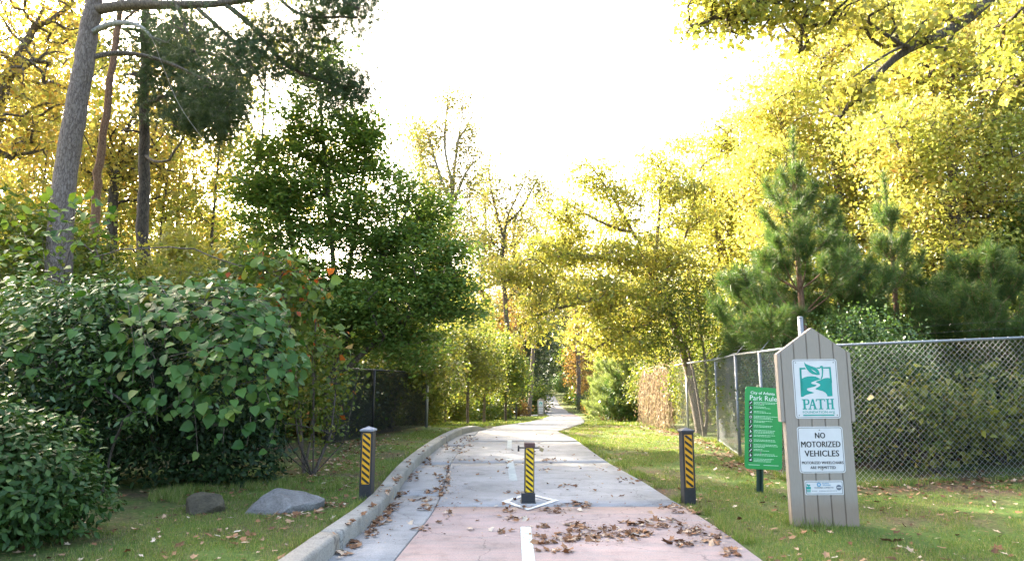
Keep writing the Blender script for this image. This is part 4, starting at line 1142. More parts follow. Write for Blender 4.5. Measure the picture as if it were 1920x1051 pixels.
# prototypes for the autumn woods, built standing where the first of each stands
rgp = np.random.default_rng(77)
def col_of(x, y):
    d = math.cos(PITCH) * y; return 960 + FPX * x / max(d, .1)
def place_left(x, y):
    u = col_of(x, y)
    c = 'beyond the left edge' if u < 0 else 'left of the tall pine trunk' if u < 105 else 'between the tall pine and the slender one' if u < 225 else 'around the dark straight pine trunk' if u < 330 else 'right of the dark straight pine' if u < 450 else 'behind the dark green maple'
    return ('in front, ' if y < 15 else 'in the second row, ' if y < 19.5 else 'in the third row, ' if y < 26 else 'farther back, ' if y < 36 else 'deep in, ') + c
def place_right(x, y):
    u = col_of(x, y)
    c = 'behind the leaning yellow tree' if u < 1300 else 'left of the tallest young pine' if u < 1450 else 'behind the tallest young pine' if u < 1545 else 'behind the thin young pine' if u < 1660 else 'behind the slender open pine' if u < 1790 else 'toward the right edge'
    return ('in front, ' if y < 18 else 'in the second row, ' if y < 22 else 'in the third row, ' if y < 28 else 'farther back, ' if y < 38 else 'deep in, ') + c
def relabel(o, base_, where): o['label'] = base_ + ' ' + where(o.location.x, o.location.y)
def proto(name, label, group, loc, h, wd, leafm, barkm, seed, per, size, n=9, k=24, basef=0.3, sig=(.38, .38, .16), lean=0.3, cat='tree', lkw=None, stems=1, rtip=0.008):
    rg_ = np.random.default_rng(seed); loc = np.asarray(loc, float)
    sts = []
    for s in range(stems):
        dx, dy = rg_.normal(0, lean, 2)
        sts.append([loc, loc + (dx * .2, dy * .2, h * .3), loc + (dx * .6, dy * .6, h * .62), loc + (dx, dy, h * .9)])
    lb = [(a + loc[0], b + loc[1], c + loc[2], d, e, f, q) for a, b, c, d, e, f, q in std_lobes(h, wd, rg_, n, k, basef)]
    return make_tree(name, label, cat, group, loc, sts, lb, seed, leafm, barkm, per=per, sig=sig, size=size, shell=0.3, lkw=lkw, rtip=rtip, step=0.6)

GL = 'yellow and golden autumn trees in the woods behind the left shrubs'
LG, LY, LM = 'golden leaved autumn tree', 'yellow leaved autumn tree', 'yellow green autumn tree'
pG = proto('autumn_tree', LG, GL, onground(-13.5, 24), 15, 7.0, M_GOLD, M_DKBARK, 41, 34, 0.14)
pY = proto('autumn_tree', LY, GL, onground(-17.5, 27), 16, 7.5, M_YEL, M_BARK, 42, 40, 0.14)
pM = proto('autumn_tree', LM, GL, onground(-10.2, 22), 12, 5.5, M_YGR, M_DKBARK, 43, 40, 0.13, basef=0.15)
spots = []
tries = 0
while len(spots) < 29 and tries < 4000:
    tries += 1
    Yt = rgp.uniform(20, 62); ut = rgp.uniform(-260, 500); p = A(ut, 600, Yt)
    if Yt > 30 and ut > 400: continue
    ax_, ay_ = p[0] - 3.2, Yt - 21.5; al = ax_ * sdir.x + ay_ * sdir.y
    if Yt > 27 and abs(ax_ * sdir.y - ay_ * sdir.x) / math.hypot(sdir.x, sdir.y) < 3.6: continue     # the clearing the low sun shines through
    if all((p[0] - q[0]) ** 2 + (Yt - q[1]) ** 2 > 10.5 for q in spots) and (p[0] < -8.2): spots.append((p[0], Yt))
for k, (x_, y_) in enumerate(spots):
    pr, lab = [(pG, LG), (pY, LY), (pM, LM)][int(rgp.integers(0, 3))]
    s_ = rgp.uniform(0.8, 1.25)
    dup(pr, onground(x_, y_, -0.05), rgp.uniform(0, 6.28), (s_, s_, s_ * rgp.uniform(0.9, 1.15)), lab, GL)

LB = 'thin dark-trunked golden tree'
pB = proto('autumn_tree', LB, GL, onground(-11.2, 20.5), 14, 3.6, M_GOLD, M_DKBARK, 44, 24, 0.13, n=6, k=14, basef=0.42, sig=.3)
for k, (u_, Y_) in enumerate(((40, 21), (95, 26), (150, 24), (225, 28), (310, 23), (345, 30), (390, 24), (420, 33), (30, 33), (-40, 24), (130, 34))):
    dup(pB, base(u_, Y_), rgp.uniform(0, 6.28), rgp.uniform(.75, 1.15), LB, GL)
# understory shrubs and saplings in front of those woods
GU = 'green and yellow saplings behind the vine-covered shrub'
LU1, LU2 = 'mid green understory sapling', 'yellow green understory sapling'
uA = proto('sapling', LU1, GU, base(60, 13.2), 4.6, 3.2, M_MID, M_BARK, 51, 60, 0.10, n=7, k=22, basef=0.08, sig=0.24, cat='sapling', stems=3, rtip=0.005)
uB = proto('sapling', LU2, GU, base(300, 15.5), 4.8, 3.4, M_YGR, M_BARK, 52, 50, 0.11, n=7, k=22, basef=0.08, sig=0.26, cat='sapling', stems=3, rtip=0.005)
uC = proto('sapling', LU1, GU, base(420, 13.5), 4.0, 2.8, M_LIME, M_BARK, 53, 50, 0.10, n=7, k=22, basef=0.08, sig=0.24, cat='sapling', stems=3, rtip=0.005)
uC['label'] = LU2
for (u_, Y_, s_, k_) in ((-60, 12, 1.0, 0), (150, 14.5, .95, 0), (230, 17.5, .9, 1), (370, 18, 0.9, 1), (450, 17, .9, 2), (10, 17, 1.0, 2), (120, 19.5, 1.0, 1), (330, 13.2, .72, 2), (200, 12.6, .7, 0), (470, 20, 1.0, 1), (400, 22, 1.05, 2), (60, 22.5, 1.1, 1), (-140, 16, 1.2, 0), (250, 22, 1.1, 2), (520, 21, 1.0, 2)):
    dup((uA, uB, uC)[k_], base(u_, Y_), rgp.uniform(0, 6.28), s_, (LU1, LU2, LU2)[k_], GU)

for u_, Y_, s_, k_ in ((650, 23, 1.0, 0), (720, 26, 1.15, 0), (600, 25, 1.2, 2), (690, 31, 1.3, 2), (780, 29, 1.1, 0)): dup((uA, uB, uC)[k_], base(u_, Y_), rgp.uniform(0, 6.28), s_, (LU1, LU2, LU2)[k_], GU)
for o in [o for o in COL.objects if o.parent is None and o.get('group') in (GL, GU)]: relabel(o, o['label'], place_left)
# green maple, several stems
YM = 15.0
r_ = base(618, YM)
st = [[r_, at(622, 700, YM), at(630, 560, YM), at(618, 400, YM), at(604, 240, YM), at(598, 130, YM)], [at(620, 720, YM), at(660, 600, YM - .3), at(720, 480, YM - .5), at(770, 380, YM - .6)], [at(621, 720, YM), at(585, 600, YM), at(545, 450, YM + .2), at(520, 330, YM + .3)],
      [at(625, 640, YM), at(660, 480, YM + .4), at(680, 330, YM + .5), at(690, 260, YM + .5)], [at(622, 720, YM), at(690, 650, YM - .6), at(770, 590, YM - .9), at(840, 540, YM - 1)]]
lbm = [lobe(600, 165, YM, 46, 60, .6, 26), lobe(560, 225, YM, 45, 60, .7, 26), lobe(640, 270, YM, 62, 62, .9, 42), lobe(545, 330, YM, 70, 70, 1.1, 46), lobe(690, 285, YM + .3, 36, 45, .7, 22), lobe(620, 380, YM, 105, 75, 1.3, 70),
       lobe(530, 430, YM, 65, 65, 1.1, 40), lobe(640, 500, YM - .2, 130, 75, 1.5, 90), lobe(765, 400, YM - .6, 52, 70, .8, 42), lobe(790, 500, YM - .7, 75, 70, 1.0, 60), lobe(740, 580, YM - .8, 120, 55, 1.2, 75), lobe(840, 560, YM - .9, 44, 48, .8, 30),
       lobe(575, 130, YM, 14, 26, .25, 6), lobe(622, 110, YM, 16, 26, .25, 6), lobe(668, 215, YM, 18, 30, .3, 8), lobe(705, 235, YM, 14, 30, .3, 6), lobe(500, 300, YM, 34, 40, .6, 16), lobe(480, 360, YM, 34, 40, .6, 18), lobe(470, 430, YM, 26, 40, .5, 12), lobe(735, 330, YM - .3, 24, 34, .4, 10), lobe(820, 400, YM - .6, 20, 36, .4, 8), lobe(855, 480, YM - .8, 20, 40, .4, 8), lobe(880, 590, YM - .9, 18, 30, .4, 6),
       lobe(660, 620, YM - .2, 95, 50, 1.2, 54), lobe(760, 650, YM - .6, 75, 38, .9, 36), lobe(600, 560, YM, 70, 60, 1.1, 36), lobe(690, 440, YM + .2, 70, 60, 1, 36)]
make_tree('maple_tree', 'dense dark green maple with several stems above the black fence', 'tree', None, r_, st, lbm, 61, M_MAPLE, M_BARK, per=110, sig=(0.25, 0.25, 0.085), size=0.085, rbase=0.13, rtip=0.004, shell=0.4, lkw=dict(up=1.3, droop=0.4))
# light-green lower foliage beyond the maple, over the fence
r_ = base(735, 19.5)
make_tree('maple_tree', 'lighter green young maple behind the far end of the black fence', 'tree', None, r_, [[r_, at(742, 690, 19.5), at(760, 560, 19.5), at(765, 420, 19.5)]],
          [lobe(740, 690, 19.2, 80, 36, 1.2, 44), lobe(810, 660, 19.6, 60, 50, 1.2, 44), lobe(770, 560, 19.8, 90, 70, 1.4, 50), lobe(780, 450, 20, 60, 70, 1.2, 36)], 62, M_LIME, M_BARK, per=50, sig=0.22, size=0.11, rbase=0.09)
r_ = base(565, 18.5)
make_tree('maple_tree', 'mid green young maple tucked behind the left side of the dark maple', 'tree', None, r_, [[r_, at(565, 620, 18.5), at(555, 500, 18.5)]],
          [lobe(560, 640, 18.3, 80, 60, 1.2, 50), lobe(520, 540, 18.5, 70, 60, 1.2, 44), lobe(600, 720, 18, 80, 40, 1.0, 40)], 63, M_LIME, M_BARK, per=48, sig=0.22, size=0.11, rbase=0.08)

# sapling with turning red and orange leaves
YS = 10.2
r_ = base(575, YS)
make_tree('sapling', 'sapling with orange and red turning leaves beside the vine-covered shrub', 'sapling', None, r_, [[r_, at(560, 720, YS), at(545, 600, YS), at(525, 520, YS)], [r_ + (.1, 0, .05), at(590, 700, YS), at(592, 600, YS)]],
          [lobe(510, 525, YS, 62, 48, .5, 26), lobe(560, 560, YS, 45, 40, .5, 20), lobe(590, 650, YS, 50, 50, .5, 20), lobe(470, 500, YS, 36, 36, .4, 12), lobe(600, 740, YS + .3, 40, 45, .4, 12)], 64, M_REDLF, M_BARK, per=16, sig=0.13, size=0.115, rbase=0.03, rtip=0.004)
# thin stems and sparse leaves at the foot of it
YS = 9.9
r_ = base(592, YS)
make_tree('shrub', 'dark leggy shrub with bare stems at the edge of the left lawn', 'shrub', None, r_, [[r_ + (dx, dy, 0), at(592 + dx * 260, 760, YS) + (0, dy, 0), at(585 + dx * 330, 660, YS) + (0, dy, 0)] for dx, dy in ((0, 0), (.14, .1), (-.16, .05), (-.3, .2), (.25, .25), (-.42, .1))],
          [lobe(580, 690, YS, 60, 60, .5, 34), lobe(530, 760, YS, 50, 60, .5, 30), lobe(610, 790, YS + .2, 36, 45, .4, 18), lobe(640, 730, YS + .5, 30, 45, .4, 14)], 65, M_MID, M_DKBARK, per=16, sig=0.13, size=0.075, rbase=0.028, rtip=0.004)

# ------------------------------------------------------------------ dark shrubs and the vine
def leaf_mesh(name, L_, W_, mat, lobed=False, curl=0.12, seed=0):
    """a single cupped leaf: stem at the origin, tip along +Y, face towards +Z"""
    if lobed: prof_ = [(0, .0), (.05, .30), (.22, .50), (.38, .46), (.50, .49), (.72, .30), (1, 0)]
    else: prof_ = [(0, .0), (.15, .28), (.4, .5), (.7, .36), (1, 0)]
    V, F = [], []
    rg_ = np.random.default_rng(seed)
    for i, (y_, w_) in enumerate(prof_):
        zc_ = -curl * L_ * (y_ ** 2) * 1.2
        jw = rg_.uniform(0.93, 1.07)
        V += [(-w_ * W_ * jw, y_ * L_, zc_ + w_ * W_ * 0.30 - (0.06 * L_ if y_ < .06 and lobed else 0) * 0), (0, y_ * L_ + (0.08 * L_ if lobed and i == 0 else 0), zc_), (w_ * W_ * rg_.uniform(.93, 1.07), y_ * L_, zc_ + w_ * W_ * 0.30)]
    for i in range(len(prof_) - 1):
        a = i * 3; b = a + 3
        F += [(a, a + 1, b + 1, b), (a + 1, a + 2, b + 2, b + 1)]
    me = bpy.data.meshes.new(name); me.from_pydata(V, [], F); me.materials.append(mat)
    for p in me.polygons: p.use_smooth = True
    bmv = bmesh.new(); bmv.from_mesh(me); bmesh.ops.remove_doubles(bmv, verts=bmv.verts, dist=1e-5); bmv.to_mesh(me); bmv.free()
    return me

def place_leaf(me, parent, root, p, nrm, tip, s, name='leaf'):
    n = Vector(nrm).normalized(); t = Vector(tip); t = (t - n * t.dot(n)).normalized(); x_ = t.cross(n)
    M = Matrix((x_, t, n)).transposed().to_4x4()
    o = bpy.data.objects.new(name, me); COL.objects.link(o); o.parent = parent
    o.matrix_local = Matrix.Translation(Vector(p) - Vector(root)) @ M @ Matrix.Scale(s, 4)
    return o

def leaf_cloud_mesh(me_list, P, N, T_, S_, root):
    """many single leaves joined: copies of the leaf shapes at P, facing N, tips along T"""
    Vs, Fs, b = [], [], 0
    tpl = []
    for me in me_list:
        n = len(me.vertices); co = np.zeros(n * 3); me.vertices.foreach_get('co', co)
        tpl.append((co.reshape(-1, 3), [list(p.vertices) for p in me.polygons]))
    N = N / np.linalg.norm(N, axis=1)[:, None]; T_ = T_ - N * (T_ * N).sum(1)[:, None]; T_ = T_ / (np.linalg.norm(T_, axis=1)[:, None] + 1e-9); X = np.cross(T_, N)
    kind = np.arange(len(P)) % len(tpl)
    F4, F3 = [], []
    for k, (co, fs) in enumerate(tpl):
        m = np.where(kind == k)[0]; c = co.shape[0]
        W_ = P[m][:, None, :] + S_[m][:, None, None] * (co[None, :, 0:1] * X[m][:, None, :] + co[None, :, 1:2] * T_[m][:, None, :] + co[None, :, 2:3] * N[m][:, None, :])
        Vs.append(W_.reshape(-1, 3)); o_ = (np.arange(len(m)) * c + b)[:, None]
        q4 = np.array([f for f in fs if len(f) == 4]); q3_ = np.array([f for f in fs if len(f) == 3])
        if len(q4): F4.append((o_[:, :, None] + q4[None]).reshape(-1, 4))
        if len(q3_): F3.append((o_[:, :, None] + q3_[None]).reshape(-1, 3))
        b += len(m) * c
    return np.concatenate(Vs) - np.asarray(root), [np.concatenate(f) for f in (F4, F3) if f]

def shrub_surface(lobes, rng, shell):
    P, N = [], []
    for (cx, cy_, cz, rx, ry, rz, n) in lobes:
        d = rng.normal(0, 1, (n, 3)); d /= np.linalg.norm(d, axis=1)[:, None]
        r = rng.uniform(shell, 1.03, n) + 0.05 * np.sin(d[:, 0] * 7 + cx * 5) + 0.05 * np.sin(d[:, 2] * 9 + d[:, 1] * 5)
        P.append(np.array((cx, cy_, cz)) + d * r[:, None] * np.array((rx, ry, rz))); N.append(d / np.array((rx, ry, rz)))
    P = np.concatenate(P); N = np.concatenate(N); N /= np.linalg.norm(N, axis=1)[:, None]
    return P, N

def leafy_shrub(name, label, cat, root, lobes, leafs, seed, shell=0.7, hero=0, hero_far=(0, 0, 0), size=(0.8, 1.2), stemmat=None, twigs=60, nx=0.9):
    rng = np.random.default_rng(seed); root = np.asarray(root, float)
    t = empty(name, root); tag(t, label, cat)
    P, N = shrub_surface(lobes, rng, shell)
    k = P[:, 2] > root[2] + 0.04
    P, N = P[k], N[k]
    n = len(P)
    Nn = N * 0.55 + rng.normal(0, 0.45, (n, 3)) + np.array((0, 0, 0.55)); T_ = N * nx + rng.normal(0, 0.7, (n, 3)) + np.array((0, 0, 0.1)); S_ = rng.uniform(size[0], size[1], n)
    if hero:
        score = ((P - np.array((0, 0, CAM_H))) ** 2).sum(1) ** 0.5 - 0.6 * (N * ((np.array((0, 0, CAM_H)) - P) / np.linalg.norm(P, axis=1)[:, None])).sum(1) * 1.0
        idx_ = np.argsort(score)[:hero]; rest = np.ones(n, bool); rest[idx_] = False
        for i in idx_: place_leaf(leafs[i % len(leafs)], t, root, P[i], Nn[i], T_[i], S_[i])
        P, Nn, T_, S_ = P[rest], Nn[rest], T_[rest], S_[rest]
    V, F = leaf_cloud_mesh(leafs, P, Nn, T_, S_, root)
    tag(link('foliage', npmesh('foliage', V, F, leafs[0].materials[0], True), t), kind='stuff')
    lb = [(a, b, c, d * .8, e * .8, f * .8, max(8, twigs // len(lobes))) for a, b, c, d, e, f, q_ in lobes]
    T2 = ell(lb, rng, 0.5); T2 = T2[T2[:, 2] > root[2] + .1]
    ch = skeleton([[root, root + (0.02, 0, .25), root + (0.05, 0.03, .5)]], T2, rng, step=0.2, rtip=0.003, side=0.5)
    V, F = wood(ch); link('stem', npmesh('stem', V - root, F, stemmat or M_DKBARK, True), t)
    return t

LM_D = [leaf_mesh('leaf_blade', 0.070, 0.034, M_DARKLF, seed=s) for s in range(3)]
LM_F = [leaf_mesh('leaf_blade', 0.066, 0.032, M_DARKTIP, seed=s + 5) for s in range(3)]
# the clipped glossy shrub in the near left corner
c0 = np.array((-4.55, 5.75)); z0g = ground_at(*c0)
lobs = [(-4.35, 5.7, z0g + .50, .82, .75, .62, 5200), (-4.75, 5.6, z0g + .78, .75, .7, .55, 3600), (-4.15, 5.85, z0g + .30, .74, .7, .45, 2600), (-5.2, 5.9, z0g + .6, .8, .8, .75, 2600)]
leafy_shrub('shrub', 'low rounded glossy dark green shrub in the near left corner', 'shrub', (c0[0], c0[1], z0g), lobs, LM_D, 71, 0.62, hero=300)
# its fresh light sprigs on top
rg = np.random.default_rng(72); Ps, Ns, Ts = [], [], []
for k in range(26):
    x_ = rg.uniform(-5.2, -4.15); b_ = np.array((x_, rg.uniform(5.2, 5.7), z0g + 1.08 + 0.18 * (-4.2 - x_) + rg.uniform(-.12, .05))); hh = rg.uniform(.10, .28); lean_ = rg.normal(0, .25, 2)
    for j in range(10):
        f = j / 9; p = b_ + np.array((lean_[0] * hh * f, lean_[1] * hh * f, hh * f)); a_ = j * 2.4
        Ps.append(p); Ts.append((math.cos(a_), math.sin(a_), .8)); Ns.append((-math.cos(a_) * .6, -math.sin(a_) * .6, 1))
sh0 = [o for o in bpy.data.objects if o.name.startswith('shrub') and o.get('label', '').startswith('low rounded')][0]
V, F = leaf_cloud_mesh(LM_F, np.array(Ps), np.array(Ns, float), np.array(Ts, float), rg.uniform(.5, .9, len(Ps)), sh0.location)
tag(link('sprig', npmesh('sprig', V, F, M_DARKTIP, True), sh0), kind='stuff')

# the big dark shrub beneath the vine
def lob3(u, v, Y, ru, rv, rd, n): return lobe(u, v, Y, ru, rv, rd, n)
LM_B = [leaf_mesh('leaf_blade', 0.075, 0.034, M_SHADE, seed=s + 9) for s in range(3)]  # blades carry the shade beneath the vine in their colour
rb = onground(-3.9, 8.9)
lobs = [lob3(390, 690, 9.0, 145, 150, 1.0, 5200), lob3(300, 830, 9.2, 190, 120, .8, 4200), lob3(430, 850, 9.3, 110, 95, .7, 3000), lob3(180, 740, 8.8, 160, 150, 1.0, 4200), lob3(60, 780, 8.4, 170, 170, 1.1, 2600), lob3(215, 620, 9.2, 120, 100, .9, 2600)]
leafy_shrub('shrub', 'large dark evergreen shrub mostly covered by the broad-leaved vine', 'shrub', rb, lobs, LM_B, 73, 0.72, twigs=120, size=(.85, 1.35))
# bright new growth in front of it
LM_N = [leaf_mesh('leaf_blade', 0.085, 0.034, M_DARKTIP, seed=s + 15) for s in range(3)]
rb2 = onground(-4.75, 8.0)
lobs = [lob3(250, 780, 7.9, 62, 36, .3, 110), lob3(140, 600, 8.2, 90, 80, .6, 420), lob3(200, 690, 8.0, 70, 60, .4, 220), lob3(60, 700, 7.9, 80, 80, .4, 420), lob3(50, 580, 8.2, 100, 80, .5, 700), lob3(190, 560, 8.5, 90, 50, .5, 420), lob3(150, 660, 7.9, 90, 60, .4, 300), lob3(400, 755, 7.8, 40, 30, .25, 40), lob3(110, 560, 8.6, 120, 50, .6, 500), lob3(30, 620, 8.0, 80, 60, .5, 300)]
leafy_shrub('shrub', 'light green leafy shoots standing out of the dark shrub at left', 'shrub', rb2, lobs, LM_N, 74, 0.3, twigs=50)

# broad-leaved vine draped over the shrub
rg = np.random.default_rng(81)
vr = onground(-3.6, 8.4)
vine = empty('vine', vr); tag(vine, 'broad-leaved grey green vine draped over the large dark shrub', 'vine')
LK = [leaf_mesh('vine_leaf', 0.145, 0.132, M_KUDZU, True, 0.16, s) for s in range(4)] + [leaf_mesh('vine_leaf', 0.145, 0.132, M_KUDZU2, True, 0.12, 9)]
def drape(u, v, Y, ru, rv, rd, n, hero_top=False):
    c = A(u, v, Y); s = ppm(v, Y); rx, rz, ry = ru / s, rv / s, rd
    P, N = [], []
    while len(P) < n:
        d = rg.normal(0, 1, 3); d /= np.linalg.norm(d)
        if d[1] > 0.35 or d[2] < -0.75: continue
        p = c + d * np.array((rx, ry, rz)) * (rg.uniform(0.86, 1.08) + .09 * math.sin(d[0] * 6 + u) + .09 * math.sin(d[2] * 7 + d[0] * 3 + v)); P.append(p); N.append(d / np.array((rx, ry, rz)))
    return P, N
Pk, Nk = [], []
for a_ in ((385, 665, 8.25, 150, 140, .85, 400), (455, 690, 8.1, 90, 115, .7, 210), (300, 590, 8.5, 130, 70, .8, 130), (430, 590, 8.4, 95, 60, .7, 110), (45, 670, 7.9, 70, 36, .4, 40), (120, 590, 8.3, 80, 36, .5, 34), (250, 560, 8.7, 70, 30, .5, 40), (490, 660, 8.1, 50, 90, .5, 60)):
    p_, n_ = drape(*a_); Pk += p_; Nk += n_
# hanging strands with leaves below the skirt
strands = []
for (u_, v0, v1) in ((360, 740, 850), (330, 700, 770), (285, 690, 790), (420, 760, 830), (470, 780, 835), (250, 660, 720)):
    a_ = A(u_, v0, 7.7); b_ = A(u_ + rg.uniform(-8, 12), v1, 7.65); strands.append((a_, b_))
    for k in range(5):
        f = (k + .6) / 5; Pk.append(a_ * (1 - f) + b_ * f + rg.normal(0, .035, 3)); Nk.append(np.array((rg.normal(0, .3), -1, .35)))
for k in range(30):                                   # runners arching out of the outline
    i = int(rg.integers(0, len(Pk))); a_ = np.array(Pk[i]); o_ = np.array(Nk[i]) / np.linalg.norm(Nk[i])
    d_ = o_ * .6 + np.array((rg.normal(0, .4), -.1, .45 if o_[2] > .2 else -.2)); d_ /= np.linalg.norm(d_); L_r = rg.uniform(.18, .42)
    m_ = a_ + d_ * L_r * .55; e_ = a_ + d_ * L_r + np.array((0, 0, -.35 * L_r)); strands.append((a_, e_))
    for j in range(5):
        f = (j + 1) / 5; q = (1 - f) ** 2 * a_ + 2 * f * (1 - f) * m_ + f * f * e_; Pk.append(q + rg.normal(0, .02, 3)); Nk.append(np.array((rg.normal(0, .5), -.4, .8)))
Pk = np.array(Pk); Nk = np.array(Nk); Nk /= np.linalg.norm(Nk, axis=1)[:, None]
n = len(Pk)
# leaves hang like shingles: face outwards and up, tip down and out; jitter
Nl = Nk * 0.6 + np.array((0.0, -0.35, 0.85)) + rg.normal(0, .42, (n, 3)); Tl = Nk * 0.8 + np.array((0.15, -.2, -0.5)) + rg.normal(0, .5, (n, 3)); Sl = rg.uniform(.45, 1.05, n) * np.where(rg.random(n) < .12, 1.2, 1)
front = np.argsort(Pk[:, 1] + 0.25 * rg.random(n))
hero = front[:300]; rest = front[300:]
for i in hero: place_leaf(LK[4 if (Nk[i, 2] > .80 and rg.random() < .6) else i % 4], vine, vr, Pk[i], Nl[i], Tl[i], Sl[i])  # upward-facing leaves often take the colour with sunlight painted in
V, F = leaf_cloud_mesh(LK[:4], Pk[rest], Nl[rest], Tl[rest], Sl[rest], vr)
tag(link('foliage', npmesh('foliage', V, F, M_KUDZU, True), vine), kind='stuff')
parts = [tube(densify([a_, (a_ + b_) / 2 + (0.02, -.02, 0), b_], .05), np.full(len(densify([a_, (a_ + b_) / 2 + (0.02, -.02, 0), b_], .05)), .003), 4) for a_, b_ in strands]
for k in range(26):
    i, j = rg.integers(0, n, 2)
    if np.linalg.norm(Pk[i] - Pk[j]) < 1.3:
        q = densify([Pk[i], (Pk[i] + Pk[j]) / 2 + Nk[i] * .03, Pk[j]], .08); parts.append(tube(q, np.full(len(q), .004), 4))
V, F = merge(parts); tag(link('vine_stem', npmesh('vine_stem', V - vr, F, M_BARK, True), vine), kind='stuff')

# second vine climbing the saplings further left
vr2 = onground(-7.3, 10.4)
vine2 = empty('vine', vr2); tag(vine2, 'broad pale green leaves climbing the saplings beneath the tall pine', 'vine')
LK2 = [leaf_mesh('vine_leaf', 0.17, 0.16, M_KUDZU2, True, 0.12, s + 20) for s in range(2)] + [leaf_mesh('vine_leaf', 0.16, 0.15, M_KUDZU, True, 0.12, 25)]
C2 = ell([lobe(130, 390, 10.3, 80, 36, .5, 34), lobe(60, 430, 10.2, 75, 45, .5, 30), lobe(180, 430, 10.4, 40, 60, .4, 22), lobe(30, 500, 10.0, 60, 40, .4, 24), lobe(110, 480, 10.1, 90, 50, .5, 34), lobe(510, 500, 9.9, 70, 28, .3, 20), lobe(580, 530, 9.8, 50, 36, .3, 16)], rg, .3)
for i in range(len(C2)):
    place_leaf(LK2[int(rg.integers(0, 3))], vine2, vr2, C2[i], rg.normal(0, .5, 3) + (0, -.3, .8), rg.normal(0, .8, 3) + (0, -.3, -.4), rg.uniform(.6, 1.1))
ch = skeleton([[vr2, vr2 + (0, -.1, 1.0), A(130, 470, 10.3)]], C2, rg, step=.25, rtip=.003, side=.4)
V, F = wood(ch); link('vine_stem', npmesh('vine_stem', V - vr2, F, M_BARK, True), vine2)

# ------------------------------------------------------------------ middle distance
def small_tree(u, Y, vt, vb, ru, label, leafm, barkm, seed, per=34, size=0.12, n=60, group=None, name='young_tree', stems=1):
    r_ = base(u, Y); c1 = (vt + vb) / 2; rv = (vb - vt) / 2
    st = [[r_, at(u, vb, Y), at(u + 2, c1, Y), at(u, vt + rv * .3, Y)]]
    lb = [lobe(u, vb - rv * .5, Y, ru, rv * .5, None, n), lobe(u - ru * .3, c1, Y, ru * .75, rv * .6, None, n), lobe(u + ru * .35, c1 + rv * .1, Y, ru * .7, rv * .55, None, n), lobe(u, vt + rv * .45, Y, ru * .6, rv * .45, None, n // 2)]
    return make_tree(name, label, 'tree', group, r_, st, lb, seed, leafm, barkm, per=per, sig=0.24, size=size, rbase=0.075, step=.4, shell=.3)

GS = 'young trees in a row left of the far path'
small_tree(877, 30, 590, 745, 62, 'light green young tree nearest the kerb end in the row of thin trunks', M_LIME, M_BARK, 101, group=GS)
small_tree(908, 33, 600, 750, 45, 'young green tree with two thin trunks in the row beyond the kerb end', M_LIME, M_BARK, 102, group=GS)
small_tree(948, 37, 625, 752, 36, 'dark-trunked young tree at the right end of the row beyond the kerb', M_MID, M_DKBARK, 103, group=GS)
small_tree(835, 34, 560, 740, 55, 'yellow green young tree just past the end of the black fence', M_LIME, M_BARK, 104, group=GS)
small_tree(900, 44, 555, 740, 60, 'tall light yellow green tree behind the row of young trees', M_YGR, M_BARK, 105, per=40, size=.15)
small_tree(968, 52, 650, 755, 26, 'small mid green tree left of the distant sign', M_MID, M_DKBARK, 106)
small_tree(870, 56, 500, 745, 60, 'golden tree standing behind the row of young trees', M_YEL, M_BARK, 107, per=40, size=.18)
small_tree(930, 66, 480, 745, 55, 'golden brown tree beyond the young trees left of the distant sign', M_BROWNLF, M_DKBARK, 108, per=40, size=.2)

def far_tree(u, Y, stems_px, lobes_px, label, leafm, barkm, seed, per, size, rb, sig=.45, rtip=.012, name='tall_tree', up=.06):
    r_ = base(u, Y)
    st = [[r_] + [at(a, b, Y) for a, b in s] if i == 0 else [at(a, b, Y) for a, b in s] for i, s in enumerate(stems_px)]
    lb = [lobe(a, b, Y, c, d, c * Y / FPX * .8, n) for a, b, c, d, n in lobes_px]
    return make_tree(name, label, 'tree', None, r_, st, lb, seed, leafm, barkm, per=per, sig=sig, size=size, rbase=rb, rtip=rtip, step=.9, shell=.2, up=up)
# tall thin pair above the young trees
far_tree(842, 46, [[(838, 600), (838, 450), (850, 340), (858, 260), (872, 205), (866, 175)], [(850, 345), (832, 290), (835, 225), (840, 190)], [(858, 262), (885, 235), (893, 190)], [(845, 400), (880, 300), (905, 290)], [(842, 380), (815, 300), (800, 240)]],
         [(855, 190, 44, 20, 60), (880, 240, 24, 24, 30), (815, 250, 38, 28, 60), (790, 285, 34, 28, 44), (880, 285, 32, 30, 50), (870, 340, 44, 44, 70), (820, 350, 40, 44, 70), (850, 440, 60, 55, 110)],
         'tall thinly leaved tree with forked pale trunk rising above the young trees', M_TAWNY, M_PALEBARK, 111, 22, .17, .24)
far_tree(800, 50, [[(800, 500), (805, 400), (790, 300), (785, 260)], [(803, 420), (825, 370), (830, 330)]], [(775, 235, 26, 30, 34), (795, 270, 34, 32, 44), (800, 330, 38, 40, 54), (815, 420, 44, 50, 70), (775, 400, 34, 50, 50)],
         'slim yellow leaved tree left of the tall forked one', M_TAWNY, M_PALEBARK, 112, 22, .18, .2)
far_tree(955, 58, [[(950, 600), (940, 470), (952, 400), (985, 340), (1000, 300)], [(945, 450), (925, 380), (915, 320), (920, 280)], [(952, 420), (975, 400), (1010, 330)]],
         [(930, 380, 36, 50, 50), (915, 315, 26, 40, 34), (990, 345, 34, 30, 44), (950, 360, 40, 50, 40), (960, 440, 64, 45, 90), (990, 520, 55, 50, 80), (905, 460, 44, 44, 60), (1010, 380, 24, 30, 24)],
         'nearly bare tree with dark limbs and golden tufts over the far path', M_TAWNY, M_DKBARK, 113, 22, .20, .22)
